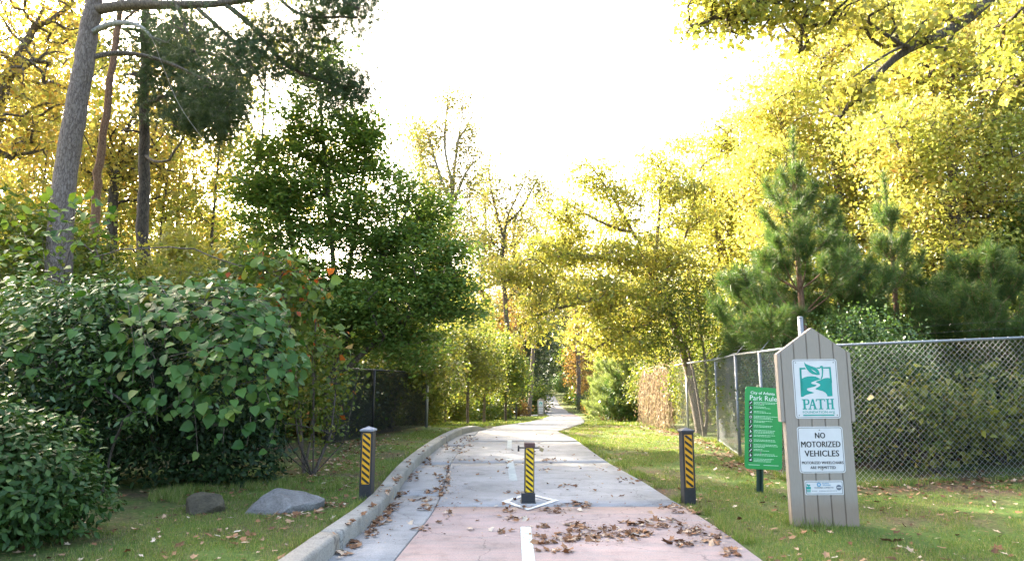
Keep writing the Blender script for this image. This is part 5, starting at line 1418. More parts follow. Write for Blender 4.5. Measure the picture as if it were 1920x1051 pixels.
far_tree(992, 72, [[(1000, 650), (1010, 560), (1015, 480), (1000, 400), (985, 350)], [(1015, 470), (1030, 400), (1028, 350)]], [(1000, 420, 44, 44, 60), (1025, 370, 26, 30, 30), (1020, 500, 50, 45, 80), (1000, 570, 45, 40, 70)],
         'tawny half bare tree above the bend of the far path', M_TAWNY, M_BARK, 114, 22, .24, .22)

far_tree(905, 62, [[(905, 640), (903, 520), (912, 420), (908, 350)], [(904, 500), (885, 420), (880, 370)]], [(905, 360, 40, 40, 40), (890, 430, 46, 46, 60), (915, 500, 50, 50, 70), (900, 570, 46, 44, 60)],
         'leafy olive gold tree standing between the forked tree and the nearly bare one', M_TAWNY, M_BARK, 115, 30, .23, .26)
far_tree(965, 84, [[(965, 680), (968, 560), (962, 450), (968, 400)]], [(965, 420, 44, 40, 50), (945, 480, 46, 46, 60), (985, 520, 50, 50, 70), (955, 580, 46, 44, 60)],
         'pale gold tree far behind the young trees left of the side path', M_GOLD, M_BARK, 116, 30, .3, .3)
far_tree(1085, 96, [[(1085, 700), (1080, 560), (1072, 450), (1070, 390)]], [(1070, 410, 40, 40, 46), (1060, 470, 46, 46, 60), (1090, 520, 50, 50, 70), (1050, 560, 40, 44, 50)],
         'pale olive tree far behind the leaning yellow tree', M_TAWNY, M_BARK, 117, 30, .33, .3)
# dark evergreens and russet trees closing the view up the path
def big_far(u, Y, vt, vb, ru, label, leafm, seed, per=34, size=.34, name='tall_tree', barkm=None, n=46, dens=1.0):
    rv = (vb - vt) / 2; c = (vt + vb) / 2
    return far_tree(u, Y, [[(u, vb), (u, c), (u, vt + rv * .2)]], [(u, vb - rv * .5, ru, rv * .5, n), (u - ru * .35, c, ru * .7, rv * .6, n), (u + ru * .4, c - rv * .15, ru * .65, rv * .55, n), (u, vt + rv * .45, ru * .6, rv * .45, n)],
                    label, leafm, barkm or M_DKBARK, seed, per, size, .3, sig=.6, rtip=.015, name=name)
big_far(985, 100, 520, 748, 40, 'dark evergreen left of the bend in the far path', M_EVER, 121)
big_far(1022, 165, 560, 735, 34, 'dark evergreen directly behind the bend in the far path', M_EVER, 122, size=.42)
big_far(1048, 172, 545, 735, 34, 'dark evergreen with grey green crown right of the path bend', M_EVER, 123, size=.42)
big_far(1000, 130, 470, 740, 38, 'grey green tree towering behind the far evergreens', M_EVER, 124, size=.4)
big_far(1095, 105, 560, 752, 34, 'russet brown tree right of the far path', M_BROWNLF, 125, size=.3)
big_far(1130, 90, 540, 760, 45, 'tall russet tree behind the sunlit small pine', M_BROWNLF, 126, size=.28)
big_far(1080, 140, 500, 745, 40, 'dull olive tree behind the russet ones', M_MID, 127, size=.38)
big_far(935, 95, 560, 752, 42, 'dark green tree at the left end of the side path', M_EVER, 128, size=.3)
big_far(880, 90, 520, 752, 46, 'olive tree behind the side path', M_MID, 129, size=.3)
FARG = 'distant trees closing the view on the hill'
pF1 = proto('distant_tree', 'distant grey green tree on the hillside', FARG, onground(-20, 170), 21, 11, M_EVER, M_DKBARK, 131, 26, .55, basef=.05, sig=.8, n=9, k=20)
pF2 = proto('distant_tree', 'distant tawny tree on the hillside', FARG, onground(-6, 195), 22, 11, M_BROWNLF, M_DKBARK, 132, 26, .55, basef=.05, sig=.8, n=9, k=20)
pF3 = proto('distant_tree', 'distant yellow tree on the hillside', FARG, onground(22, 185), 22, 12, M_YGR, M_DKBARK, 133, 26, .55, basef=.05, sig=.8, n=9, k=20)
rg = np.random.default_rng(9); fs_ = []
while len(fs_) < 60:
    Yt = rg.uniform(95, 240); x_ = rg.uniform(-75, 95)
    if abs(x_ - float(FCEN(Yt))) < 7 + (Yt < 150) * 3 and Yt < 168: continue
    if all((x_ - a) ** 2 + (Yt - b) ** 2 > 60 for a, b in fs_): fs_.append((x_, Yt))
for x_, y_ in fs_:
    k = int(rg.integers(0, 3)); pr = (pF1, pF2, pF3)[k]; s_ = rg.uniform(.75, 1.15)
    dup(pr, onground(x_, y_, -.1), rg.uniform(0, 6.28), s_, pr['label'].split(' on the')[0] + (' left' if x_ < float(FCEN(y_)) else ' right') + (' of the far path on the hill foot' if y_ < 130 else ' of the path bend on the hill' if y_ < 180 else ' on the crest of the hill'), FARG)


# undergrowth of shrubs through the woods
GUN = 'undergrowth shrubs in the woods beyond the fences'
def under(label, loc, leafm, seed, w_=2.4, h_=2.0, per=34, size=.11, n=46, sig=.2):
    loc = np.asarray(loc, float); r = np.random.default_rng(seed)
    lb = [(loc[0] + r.normal(0, w_ * .22), loc[1] + r.normal(0, w_ * .2), loc[2] + h_ * q_, w_ * .34, w_ * .34, h_ * .30, n) for q_ in (.25, .3, .45, .6, .75)]
    return make_tree('undergrowth_shrub', label, 'shrub', GUN, loc, [[loc, loc + (0.05, 0, h_ * .4), loc + (.1, .05, h_ * .75)]], lb, seed, leafm, M_DKBARK, per=per, sig=sig, size=size, rbase=.03, rtip=.004, step=.35, shell=.2)
uns = [under('dark green undergrowth shrub in the woods', base(640, 17.2), M_DARKTIP, 141), under('olive green undergrowth shrub in the woods', base(700, 19.5), M_MID, 142), under('russet undergrowth shrub in the woods', base(545, 19.5), M_BROWNLF, 143, 2.0, 1.6, 24), under('yellow green undergrowth shrub in the woods', base(790, 24), M_LIME, 144, 2.4, 2.2, 28)]
rg = np.random.default_rng(145)
for o in uns: o['label'] = o['label'].replace(' in the woods', ' behind the black fence, front')
def put_under(x_, y_, k, s_):
    kind_ = ('dark green', 'olive green', 'russet', 'yellow green')[k] + ' undergrowth shrub '
    fc = float(FCEN(y_)); u_ = col_of(x_, y_)
    wh = 'under the yellow trees behind the right fence' if x_ > 6 and y_ < 34.5 else ('behind the black fence' if u_ > 560 else 'in the woods behind the pines') if y_ < 32 else ('left' if x_ < fc else 'right') + ' of the far path, ' + ('before the small sign' if y_ < 55 else 'near the small sign' if y_ < 82 else 'on the hill foot' if y_ < 120 else 'high on the hill')
    if 76 < y_ < 152 and 985 < u_ < 1095: return              # the far bend of the path stays in view
    dup(uns[k], onground(x_, y_, -.05), rg.uniform(0, 6.28), (s_, s_, s_ * rg.uniform(.8, 1.25)), kind_ + wh, GUN)
for k in range(26):                                           # behind the black fence and on past it
    f = (k + rg.random()) / 26; y_ = 15.2 + 17 * f; x_ = float(np.interp(y_, [13.8, 16.5, 20.2, 33], [-4.0, -3.6, -2.9, -3.6])) - rg.uniform(.9, 4.5)
    put_under(x_, y_, int(rg.choice((0, 0, 0, 1, 2, 3) if y_ < 21 else (1, 2, 3, 3))), rg.uniform(.8, 1.15))
for k in range(34):                                           # left woods floor
    put_under(rg.uniform(-24, -6), rg.uniform(16, 40), int(rg.choice((0, 1, 2, 3))), rg.uniform(.8, 1.3))
for k in range(14): put_under(rg.uniform(-13, -7.6), rg.uniform(6.5, 13), int(rg.choice((0, 1, 3))), rg.uniform(.8, 1.2))
for k in range(40):                                           # either side of the far path
    y_ = rg.uniform(31, 75); sd_ = rg.choice((-1, -1, 1)); x_ = float(FCEN(y_)) + sd_ * (float(FHALF(y_)) + (1.8 if sd_ > 0 else 3.2) + rg.exponential(5)); put_under(x_, y_, int(rg.choice((0, 1, 2, 3))), rg.uniform(.8, 1.4) * (1 + (y_ > 50) * .3))
for k in range(70):                                           # the hill
    y_ = rg.uniform(83, 185); sd_ = rg.choice((-1, 1)); x_ = float(FCEN(min(y_, 150))) + sd_ * (3.2 + rg.exponential(9)) if y_ < 150 else rg.uniform(-25, 45)
    if abs(y_ - 155) < 9 and x_ < 9: continue
    put_under(x_, y_, int(rg.choice((0, 0, 1, 2))), rg.uniform(1.4, 2.6))
for k in range(22): put_under(rg.uniform(6.4, 20), rg.uniform(13.5, 34), int(rg.choice((0, 1, 3))), rg.uniform(.8, 1.2))
for q in ((972, 96, 1), (1006, 118, 1), (1040, 176, 1.1), (1062, 180, 1.2), (1020, 185, 1.2), (1000, 150, 1), (955, 110, 1.1), (1080, 190, 1.2), (1110, 130, 1)):
    big_far(q[0], q[1], 745 - 150 * 110 / q[1] * 1.25 * q[2], 748, 32 * 110 / q[1] * 1.1, 'dark evergreen among the far trees closing the path view', M_EVER, 150 + int(q[0]), size=.003 * q[1] + .02)['group'] = 'dark far evergreens'

# ------------------------------------------------------------------ right side
# yellow tree leaning out over the path
YO = 19.0
r_ = base(1312, YO)
st = [[r_, at(1292, 690, YO), at(1262, 600, YO), at(1225, 520, YO), at(1190, 440, YO), at(1150, 370, YO - .3), at(1110, 310, YO - .5), at(1085, 285, YO - .5)],
      [at(1225, 520, YO), at(1235, 420, YO), at(1240, 330, YO + .3), at(1238, 262, YO + .4)], [at(1190, 440, YO), at(1130, 420, YO - .8), at(1060, 380, YO - 1.2), at(1015, 352, YO - 1.4)], [at(1215, 500, YO), at(1130, 480, YO - .8), at(1050, 480, YO - 1.3), at(1000, 455, YO - 1.5)],
      [at(1235, 560, YO), at(1280, 470, YO + .2), at(1300, 380, YO + .4)], [at(1235, 560, YO), at(1150, 550, YO - .8), at(1070, 570, YO - 1.3), at(1010, 590, YO - 1.5)], [at(1240, 590, YO), at(1180, 620, YO - .8), at(1120, 650, YO - 1)]]
lb = [lobe(1110, 330, YO - .4, 46, 36, .6, 18), lobe(1160, 390, YO - .2, 65, 45, 1.0, 36), lobe(1235, 330, YO + .3, 50, 55, .9, 34), lobe(1280, 400, YO + .4, 60, 60, 1.0, 44), lobe(1060, 400, YO - 1.2, 50, 30, .7, 18), lobe(1030, 470, YO - 1.3, 55, 28, .7, 24),
      lobe(1110, 470, YO - .7, 80, 42, 1.0, 46), lobe(1190, 490, YO, 90, 55, 1.2, 60), lobe(1090, 545, YO - 1.2, 80, 36, .9, 40), lobe(1020, 555, YO - 1.5, 40, 45, .7, 24), lobe(1000, 610, YO - 1.5, 25, 30, .4, 10), lobe(1180, 570, YO - .6, 75, 45, 1.0, 46),
      lobe(1120, 620, YO - 1, 50, 40, .8, 28), lobe(1180, 640, YO - .9, 50, 30, .8, 22), lobe(1270, 520, YO, 70, 70, 1.0, 50), lobe(970, 510, YO - 1.6, 70, 30, .6, 24)]
make_tree('autumn_tree', 'yellow leaved tree leaning out over the path from behind the right fence', 'tree', None, r_, st, lb, 201, M_YGR, M_BARK, per=88, sig=(.26, .26, .11), size=0.095, rbase=0.13, rtip=.005, shell=.3, lkw=dict(up=.2, droop=1.2, wid=.5), ex=.40)

# evergreen bush wound into the fence below it
YB = 18.5
r_ = base(1318, YB)
make_tree('bush', 'grey green evergreen bush growing up behind the fence under the yellow tree', 'bush', None, r_, [[r_, at(1300, 690, YB), at(1275, 600, YB)], [r_ + (.1, .1, 0), at(1325, 680, YB), at(1310, 600, YB)]],
          [lobe(1260, 600, YB, 75, 55, 1.0, 90), lobe(1230, 650, YB, 50, 40, .8, 50), lobe(1310, 620, YB + .3, 60, 60, 1, 60), lobe(1300, 550, YB + .4, 60, 40, 1, 44), lobe(1290, 710, YB + 1.5, 36, 45, .5, 34), lobe(1340, 720, YB + .6, 50, 50, .4, 50)], 202, M_MID, M_BARK, per=44, sig=.17, size=.065, rbase=.06)
# dried vine hanging on the end of the fence
rg = np.random.default_rng(203); rv_ = onground(4.95, 23.2)
dv = empty('dried_vine', rv_); tag(dv, 'sunlit tan curtain of dried vine hanging over the far end of the right fence', 'vine')
parts = []; P0s, D0s = [], []
for k in range(520):
    f = rg.random(); y_ = 20.6 + 5.2 * f; x_ = 4.93 + .1 * f - rg.uniform(0.03, .16) ; zt = ground_at(x_, y_) + rg.uniform(1.55, 2.15); zb = ground_at(x_, y_) + rg.uniform(0, .7)
    q = densify([(x_ + .14, y_, zt + .03), (x_ - .02, y_ + rg.normal(0, .05), zt - .12), (x_ - .05, y_ + rg.normal(0, .12), (zt + zb) / 2), (x_ + rg.normal(0, .05), y_ + rg.normal(0, .2), zb)], .3)
    parts.append(tube(q, np.full(len(q), rg.uniform(.003, .010)), 3))
    for j in range(6): P0s.append(q[int(rg.integers(0, len(q)))])
V, F = merge(parts); tag(link('vine_stem', npmesh('vine_stem', V - rv_, F, M_TAN), dv), kind='stuff')
V, F = leaves(np.array(P0s), rg, 2, .09, .10, up=.1, droop=2.5, wid=.28); tag(link('foliage', npmesh('foliage', V - rv_, F, M_TAN), dv), kind='stuff')

# pines -------------------------------------------------------------
def young_pine(label, u, Y, vtop, spread, seed, lean=0.0, leafm=None, whorls=12, L0=0.10, dens=1.0, nlen=0.20, vis=0.0, name='young_pine', group=None, lowbare=0.0, power=.75):
    rng = np.random.default_rng(seed); b = base(u, Y); top = at(u + lean, vtop, Y); h = top[2] - b[2]
    t = empty(name, b); tag(t, label, 'pine tree', group)
    P = densify([b, b + (top - b) * .35 + rng.normal(0, .05, 3) * (1, 1, 0), b + (top - b) * .7 + rng.normal(0, .04, 3) * (1, 1, 0), top], .12)
    s = np.linspace(0, 1, len(P)); R0 = 0.011 * h + .01
    V, F = tube(P, R0 * (1 - s) ** .8 + .007, 9); link('trunk', npmesh('trunk', V - b, F, M_REDBARK, True), t)
    parts, NP, ND = [], [], []
    def shoot(a, d, L_, r, depth):
        n = max(4, int(L_ / .1)); q = [np.array(a)]; d = np.array(d, float)
        for i in range(n):
            f = i / n
            d = d + np.array((0, 0, .85 * f / n * 2.2)) + rng.normal(0, .05, 3); d /= np.linalg.norm(d); q.append(q[-1] + d * L_ / n)
        q = np.array(q); parts.append(tube(q, np.linspace(r, .0035, len(q)), 4))
        st_ = .42 if depth == 0 and L_ > .5 else .1
        m = int(L_ * (1 - st_) * 62 * dens)
        ff = st_ + (1 - st_) * rng.random(m); ii = np.clip((ff * n), 0, n - 1e-6); i0 = ii.astype(int); fr = (ii - i0)[:, None]
        pp_ = q[i0] * (1 - fr) + q[i0 + 1] * fr; tt = q[i0 + 1] - q[i0]; tt /= np.linalg.norm(tt, axis=1)[:, None]
        rd = rng.normal(0, 1, (m, 3)); NP.append(pp_); ND.append(tt * .8 + rd * .62)
        if depth == 0 and L_ > .35:
            for k in range(int(3 + L_ * 5)):
                f = rng.uniform(.3, .92); i_ = int(f * n); sd_ = rng.choice((-1, 1)); ax = q[i_ + 1] - q[i_]; ax /= np.linalg.norm(ax)
                out = np.cross(ax, (0, 0, 1)) * sd_; dd = ax * .8 + out * .75 + np.array((0, 0, rng.uniform(-.1, .35)))
                shoot(q[i_], dd / np.linalg.norm(dd), (1 - f) * L_ * .75 + .14, .006, 1)
    for k in range(whorls):
        f = lowbare + (0.84 - lowbare) * (k + .4) / whorls
        n_ = int(rng.integers(4, 7)); a0 = rng.uniform(0, 6.28); z = f
        p = P[int(f * (len(P) - 1))]
        Lk = spread * (1 - f) ** power * (0.75 + .25 * min(1, f * 6)) + L0
        for j in range(n_):
            a_ = a0 + j * 6.28 / n_ + rng.normal(0, .2); e = R(16 + 42 * f + rng.normal(0, 9))
            shoot(p + (0, 0, rng.uniform(-.06, .06)), (math.cos(a_) * math.cos(e), math.sin(a_) * math.cos(e), math.sin(e)), Lk * rng.uniform(.65, 1.12), .006 + Lk * .009, 0)
    # leader
    m = int(230 * dens); ff = rng.uniform(.74, 1, m); NP.append(P[(ff * (len(P) - 1)).astype(int)]); ND.append(np.array((0, 0, .9)) + rng.normal(0, .35, (m, 3)))
    V, F = merge(parts); link('branch', npmesh('branch', V - b, F, M_REDBARK, True), t)
    V, F = needles(np.concatenate(NP), np.concatenate(ND), rng, 9, nlen, .42, .0052); link('crown', npmesh('crown', V - b, F, leafm or M_NEEDLE), t)
    return t
young_pine('tallest young pine behind the fence left of the tall wooden sign', 1506, 12.9, 238, 3.0, 301, -20, dens=.8, whorls=8, power=1.15, lowbare=.24, nlen=.22)
young_pine('thin young pine directly behind the tall wooden sign', 1582, 13.4, 368, 1.8, 302, -22, dens=.75, whorls=7, power=.95, lowbare=.2, nlen=.22)
young_pine('slender open young pine right of the tall wooden sign', 1700, 13.4, 320, 1.7, 303, -45, dens=.7, whorls=6, power=.95, lowbare=.2, nlen=.22)
young_pine('bushy low pine behind the fence at the right edge', 1860, 12.2, 450, 2.3, 304, -8, dens=.9, whorls=8)
young_pine('low pine between the slender pine and the right edge', 1770, 12.9, 480, 2.0, 305, 10, dens=.8, whorls=7)
young_pine('small pine low in front of the tallest young pine', 1445, 14.6, 440, 1.5, 306, 5, dens=1.0, whorls=9, lowbare=.3)
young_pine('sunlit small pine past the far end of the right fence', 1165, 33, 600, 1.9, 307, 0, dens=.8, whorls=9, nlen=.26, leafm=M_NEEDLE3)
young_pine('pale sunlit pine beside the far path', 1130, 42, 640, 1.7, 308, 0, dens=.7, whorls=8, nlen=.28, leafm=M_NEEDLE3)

# shrubs along and behind the fence
def bush(label, u, Y, vt, ru, leafm, seed, per=40, size=.06, n=110, sig=.15, name='shrub', group=None, stems=5, vb=None, barkm=None, rd=.8):
    r_ = base(u, Y); vg = vb or 900; rng = np.random.default_rng(seed)
    zg = r_[2]; zt = at(u, vt, Y)[2]; rx = ru * Y / FPX
    st = []
    for k in range(stems):
        dx, dy = rng.normal(0, rx * .35), rng.normal(0, .25); st.append([r_ + (dx * .4, dy * .4, 0), r_ + (dx * .8, dy, (zt - zg) * .4), r_ + (dx * 1.2, dy, (zt - zg) * .75)])
    hh = zt - zg
    lb = [(r_[0], Y, zg + hh * .62, rx, rd, hh * .38, n), (r_[0] - rx * .4, Y, zg + hh * .42, rx * .7, rd, hh * .36, n // 2), (r_[0] + rx * .4, Y, zg + hh * .45, rx * .7, rd, hh * .36, n // 2)]
    return make_tree(name, label, 'shrub', group, r_, st, lb, seed, leafm, barkm or M_DKBARK, per=per, sig=sig, size=size, rbase=.03, rtip=.003, step=.25, shell=.25)
bush('fine-leaved dark shrub behind the fence just right of the tall wooden sign', 1640, 11.4, 575, 110, M_DARKTIP, 401, per=60, size=.05, n=150)
bush('mid green shrub behind the middle of the front fence', 1740, 10.7, 690, 110, M_LIME, 402, per=22, size=.10, n=54)
bush('leggy green shrub behind the fence at the right edge', 1870, 11.0, 690, 110, M_LIME, 403, per=22, size=.10, n=54)
bush('dark tangled shrub behind the side fence left of the green sign', 1480, 13.2, 640, 80, M_DARKTIP, 404, per=44, size=.06, n=120)
bush('brownish shrub low behind the front fence', 1700, 11.9, 760, 150, M_BROWNLF, 405, per=9, size=.07, n=40)
bush('added very dark shrub standing in for shade behind the front fence', 1690, 12.3, 690, 150, M_SHADE, 415, per=34, size=.075, n=80)  # this and the next are added to darken the view through the mesh
bush('added very dark shrub standing in for shade behind the far right fence', 1900, 12.0, 680, 130, M_SHADE, 416, per=34, size=.075, n=80)
bush('dark evergreen shrub behind the front fence near the slender pine', 1800, 12.6, 600, 130, M_MID, 406, per=50, size=.07, n=120)
bush('shaded evergreen shrub behind the tall young pine', 1500, 15.2, 600, 130, M_LIME, 407, per=50, size=.07, n=130)
bush('shaded evergreen shrub behind the sign and thin pine', 1620, 15.5, 560, 130, M_MID, 408, per=50, size=.08, n=130)
bush('olive shrub at the back right behind the low pines', 1900, 15.0, 540, 150, M_LIME, 409, per=50, size=.08, n=130)
bush('olive shrub behind the side fence', 1405, 17.5, 610, 66, M_MID, 410, per=50, size=.07, n=120)
bush('grey green low shrub right of the far path', 1140, 46, 728, 38, M_MID, 411, per=40, size=.13, n=60, sig=.25)
bush('russet low shrub near the fence end', 1165, 36, 735, 30, M_BROWNLF, 412, per=30, size=.1, n=50, sig=.2)
bush('dark low shrub at the right of the brick strip', 1105, 84, 738, 22, M_EVER, 413, per=40, size=.2, n=50, sig=.35)
bush('dark rounded shrub beside the hill path', 1080, 112, 735, 18, M_MID, 414, per=40, size=.25, n=50, sig=.4)

# the wall of yellow trees
def big_yellow(label, u, Y, stems_px, lobes_px, seed, leafm, per, size, rb=.2, barkm=None, lkw=None, sig=.25):
    r_ = base(u, Y)
    st = [([r_] if i == 0 else []) + [at(a, b, Y + d) for a, b, d in s] for i, s in enumerate(stems_px)]
    lb = [lobe(a, b, Y + e, c, d, rd, n) for a, b, e, c, d, rd, n in lobes_px]
    return make_tree('autumn_tree', label, 'tree', None, r_, st, lb, seed, leafm, barkm or M_BARK, per=per, sig=sig, size=size, rbase=rb, rtip=.006, shell=.25, lkw=lkw)
big_yellow('broad bright yellow tree filling the right side behind the low pines', 1800, 15.8, [[(1795, 600, 0), (1790, 400, 0), (1780, 200, 0), (1790, 0, 0)], [(1792, 450, 0), (1850, 300, .3), (1880, 150, .5)], [(1790, 420, 0), (1700, 300, -.3), (1640, 200, -.4)]],
           [(1800, 480, 0, 110, 70, 1.4, 70), (1890, 400, .2, 100, 90, 1.4, 80), (1720, 400, 0, 100, 80, 1.3, 70), (1800, 300, 0, 120, 90, 1.5, 90), (1900, 240, .3, 100, 90, 1.4, 80), (1690, 260, -.2, 100, 80, 1.3, 70), (1800, 150, 0, 130, 80, 1.5, 90), (1900, 80, .3, 100, 80, 1.4, 70), (1700, 120, 0, 100, 70, 1.3, 60), (1800, 20, 0, 140, 70, 1.5, 80), (1980, 300, .3, 80, 200, 1.4, 70), (1850, -80, 0, 150, 60, 1.5, 60)], 501, M_YEL, 80, .088, sig=(.32, .32, .12))
big_yellow('tall yellow tree behind the tallest young pine', 1590, 19.5, [[(1585, 600, 0), (1580, 450, 0), (1570, 300, 0), (1560, 150, 0), (1565, 20, 0)], [(1580, 450, 0), (1500, 330, -.2), (1460, 220, -.3)], [(1578, 400, 0), (1640, 280, .3), (1670, 180, .4)]],
           [(1580, 480, 0, 110, 70, 1.6, 60), (1480, 430, 0, 80, 80, 1.5, 60), (1640, 390, 0, 100, 80, 1.6, 70), (1530, 330, 0, 110, 80, 1.6, 80), (1440, 310, 0, 70, 80, 1.4, 56), (1620, 250, 0, 100, 80, 1.6, 70), (1510, 210, 0, 90, 70, 1.5, 60), (1440, 200, 0, 55, 60, 1.2, 36), (1590, 130, 0, 90, 70, 1.5, 60), (1500, 120, 0, 60, 45, 1.2, 34), (1640, 40, 0, 90, 60, 1.4, 46), (1560, 40, 0, 70, 50, 1.3, 34)], 502, M_YEL, 76, .098, sig=(.34, .34, .13))
big_yellow('yellow green tree between the leaning tree and the tallest young pine', 1380, 23, [[(1378, 640, 0), (1372, 480, 0), (1365, 350, 0), (1360, 240, 0)], [(1374, 520, 0), (1330, 400, 0), (1320, 330, 0)]],
           [(1370, 560, 0, 80, 70, 1.5, 60), (1340, 460, 0, 70, 70, 1.5, 56), (1410, 440, 0, 80, 80, 1.5, 60), (1360, 350, 0, 70, 70, 1.4, 50), (1400, 270, 0, 55, 55, 1.2, 36), (1350, 260, 0, 36, 40, .9, 16), (1320, 380, 0, 40, 50, 1, 22)], 503, M_YGR, 70, .105, sig=(.34, .34, .13))
GR = 'yellow trees standing deeper in the woods on the right'
LR1, LR2 = 'bright yellow woodland tree', 'yellow green woodland tree'
for k, (x_, y_, s_) in enumerate(((9.5, 21, .95), (12.5, 24, 1.15), (14.5, 18.5, 1.1), (11.5, 29, 1.1), (17, 26, 1.25), (8.2, 30, .85), (9.5, 38, .9), (13, 36, 1.1), (19, 33, 1.3), (7.6, 46, .8), (11, 50, .9), (15, 46, 1.1), (22, 22, 1.3), (10.5, 62, .9), (15, 70, 1.1), (18.5, 15, 1.1))):
    pr, lab = (pY, LR1) if k % 3 else (pM, LR2)
    dup(pr, onground(x_, y_, -.05), rgp.uniform(0, 6.28), s_, lab, GR)
GRS = 'leafy saplings under the yellow trees on the right'
for k, (u_, Y_, s_) in enumerate(((1600, 17.5, .9), (1720, 17, 1.0), (1850, 16.8, 1.1), (1480, 19, .9), (1400, 21, .9), (1330, 24, .9), (1280, 27, .9), (1960, 15, 1.1), (1240, 30, .8))):
    dup((uB, uA, uC)[k % 3], base(u_, Y_), rgp.uniform(0, 6.28), s_, ('yellow green woodland sapling', 'mid green woodland sapling', 'light green woodland sapling')[k % 3], GRS)

for o in [o for o in COL.objects if o.parent is None and o.get('group') in (GR, GRS)]: relabel(o, o['label'], place_right)

# oak outside the right edge, its boughs reaching into the picture overhead
r_ = onground(9.4, 9.4)
Yk = 9.2
st = [[r_, r_ + (0, 0, 3.0), r_ + (-.2, .0, 5.0), r_ + (-.1, .1, 8)], [r_ + (-.2, 0, 4.6), at(1935, -70, Yk + .2), at(1852, -2, Yk), at(1815, 40, Yk), at(1760, 70, Yk - .1), at(1715, 78, Yk - .2), at(1690, 98, Yk - .2), at(1655, 125, Yk - .2), at(1610, 180, Yk - .2), at(1577, 218, Yk - .2)], [at(1790, 62, Yk), at(1765, 110, Yk + .1), at(1742, 145, Yk + .2)],
      [at(1715, 78, Yk - .2), at(1660, 100, Yk - .5), at(1600, 145, Yk - .7)], [r_ + (-.2, 0, 4.8), at(1900, -160, Yk), at(1700, -130, Yk - .2), at(1550, -70, Yk - .3), at(1470, -10, Yk - .4), at(1400, 15, Yk - .5), at(1340, 30, Yk - .5), at(1295, 55, Yk - .5)], [at(1550, -70, Yk - .3), at(1500, 30, Yk - .2), at(1500, 100, Yk - .1)]]
lb = [lobe(1350, 10, Yk - .5, 70, 26, .5, 40), lobe(1310, 55, Yk - .5, 26, 14, .3, 8), lobe(1440, 15, Yk - .4, 60, 36, .5, 34), lobe(1500, 60, Yk - .2, 30, 36, .3, 14), lobe(1400, 45, Yk - .5, 46, 22, .4, 18), lobe(1540, 10, Yk - .3, 60, 36, .5, 26), lobe(1600, 150, Yk - .4, 40, 30, .4, 14), lobe(1590, 200, Yk - .2, 32, 22, .3, 8), lobe(1730, 110, Yk, 46, 26, .4, 12), lobe(1700, 60, Yk - .2, 70, 26, .4, 18), lobe(1640, 20, Yk - .3, 60, 36, .5, 20), lobe(1790, 20, Yk, 60, 30, .4, 20), lobe(1900, 40, Yk + .4, 40, 60, .5, 22), lobe(1400, -60, Yk - .4, 130, 40, .7, 40), lobe(1880, 150, Yk + .6, 50, 40, .5, 16)]
make_tree('oak_tree', 'oak with dark bough and yellow green leaves reaching in overhead at the upper right', 'tree', None, r_, st, lb, 511, M_YGR, M_DKBARK, per=26, sig=.13, size=.085, rbase=.13, rtip=.004, step=.3, shell=.2, ex=.42)

# ------------------------------------------------------------------ lawn
rg = np.random.default_rng(601)
def blades(n, xr, yr, keep, hmin, hmax, wd, seed, dens=None):
    r = np.random.default_rng(seed)
    y = yr[0] * (yr[1] / yr[0]) ** r.random(n); x = r.uniform(xr[0], xr[1], n)
    k = keep(x, y); 
    pn = fbm(x * 1.3, y * 1.3, 31); k &= r.random(n) < np.clip((pn - 0.37 + .25 * (fbm(x * 6, y * 6, 77) - .5)) * 5.5, 0.04, 1)
    x, y = x[k], y[k]; n = len(x); z = H(x, y)
    h = r.uniform(hmin, hmax, n) * (0.7 + 0.6 * fbm(x * 2, y * 2, 35)); a = r.uniform(0, 6.28, n); ln = r.uniform(0.1, .8, n) * h
    dx, dy = np.cos(a), np.sin(a); b = r.uniform(0, 6.28, n); w_ = wd * np.clip(y / 9, .8, 2.2) * r.uniform(.7, 1.3, n); wx, wy = np.cos(b) * w_, np.sin(b) * w_
    V = np.stack([np.stack([x - wx, y - wy, z - .004], -1), np.stack([x + wx, y + wy, z - .004], -1), np.stack([x + dx * ln, y + dy * ln, z + h], -1)], 1).reshape(-1, 3)
    return V, np.arange(n * 3).reshape(n, 3)
def fence_x(y): return np.where(y < CYF, 99, np.interp(y, [p[1] for p in side_pts], [p[0] for p in side_pts])) - 0.35
def keep_r(x, y): 
    e = np.where(y < 20, XR(np.clip(y, 2.5, 20)), FCEN(y) + FHALF(y)) + 0.03 + 0.12 * fbm(y * 2.2, x * 0 + 3, 8)
    return (x > e) & (x < fence_x(y)) & ~((y > CYF - .55) & (x > CX - .4) & (x > fence_x(y) - .2)) & ~((y > 9.35) & (x > 4.0) & (y < CYF + .3))
def keep_l(x, y):
    xo_ = XI(np.clip(y, 2.5, KERB_END)) - .20
    lim = np.interp(y, [4, 6, 7.5, 8.2, 9, 11, 13, 16, 20, 25], [-4.4, -3.9, -3.6, -3.5, -3.2, -3.1, -3.2, -2.95, -2.4, -2.2])
    return (x < xo_) & (x > lim + .25 * (fbm(y * 2, x * 2, 3) - .5))
V, F = blades(420000, (1.2, 8.5), (4.6, 34), keep_r, .014, .042, .0034, 1)
tag(link('grass', npmesh('grass', V, F, M_GRASS)), 'short green lawn on the right of the path', kind='stuff')
V, F = blades(260000, (-4.6, -.6), (4.2, 26), keep_l, .014, .038, .0034, 2)
tag(link('grass', npmesh('grass', V, F, M_GRASS)), 'thin patchy lawn on the left of the kerb', kind='stuff')
def keep_far(x, y):
    d = np.abs(x - FCEN(y)) - FHALF(y); return (d > .1) & (d < 5.5) & ~((y > 76) & (y < 81))
V, F = blades(160000, (-6, 16), (26, 130), keep_far, .05, .14, .006, 3)
tag(link('grass', npmesh('grass', V, F, M_GRASS)), 'grass verges beside the far path', kind='stuff')

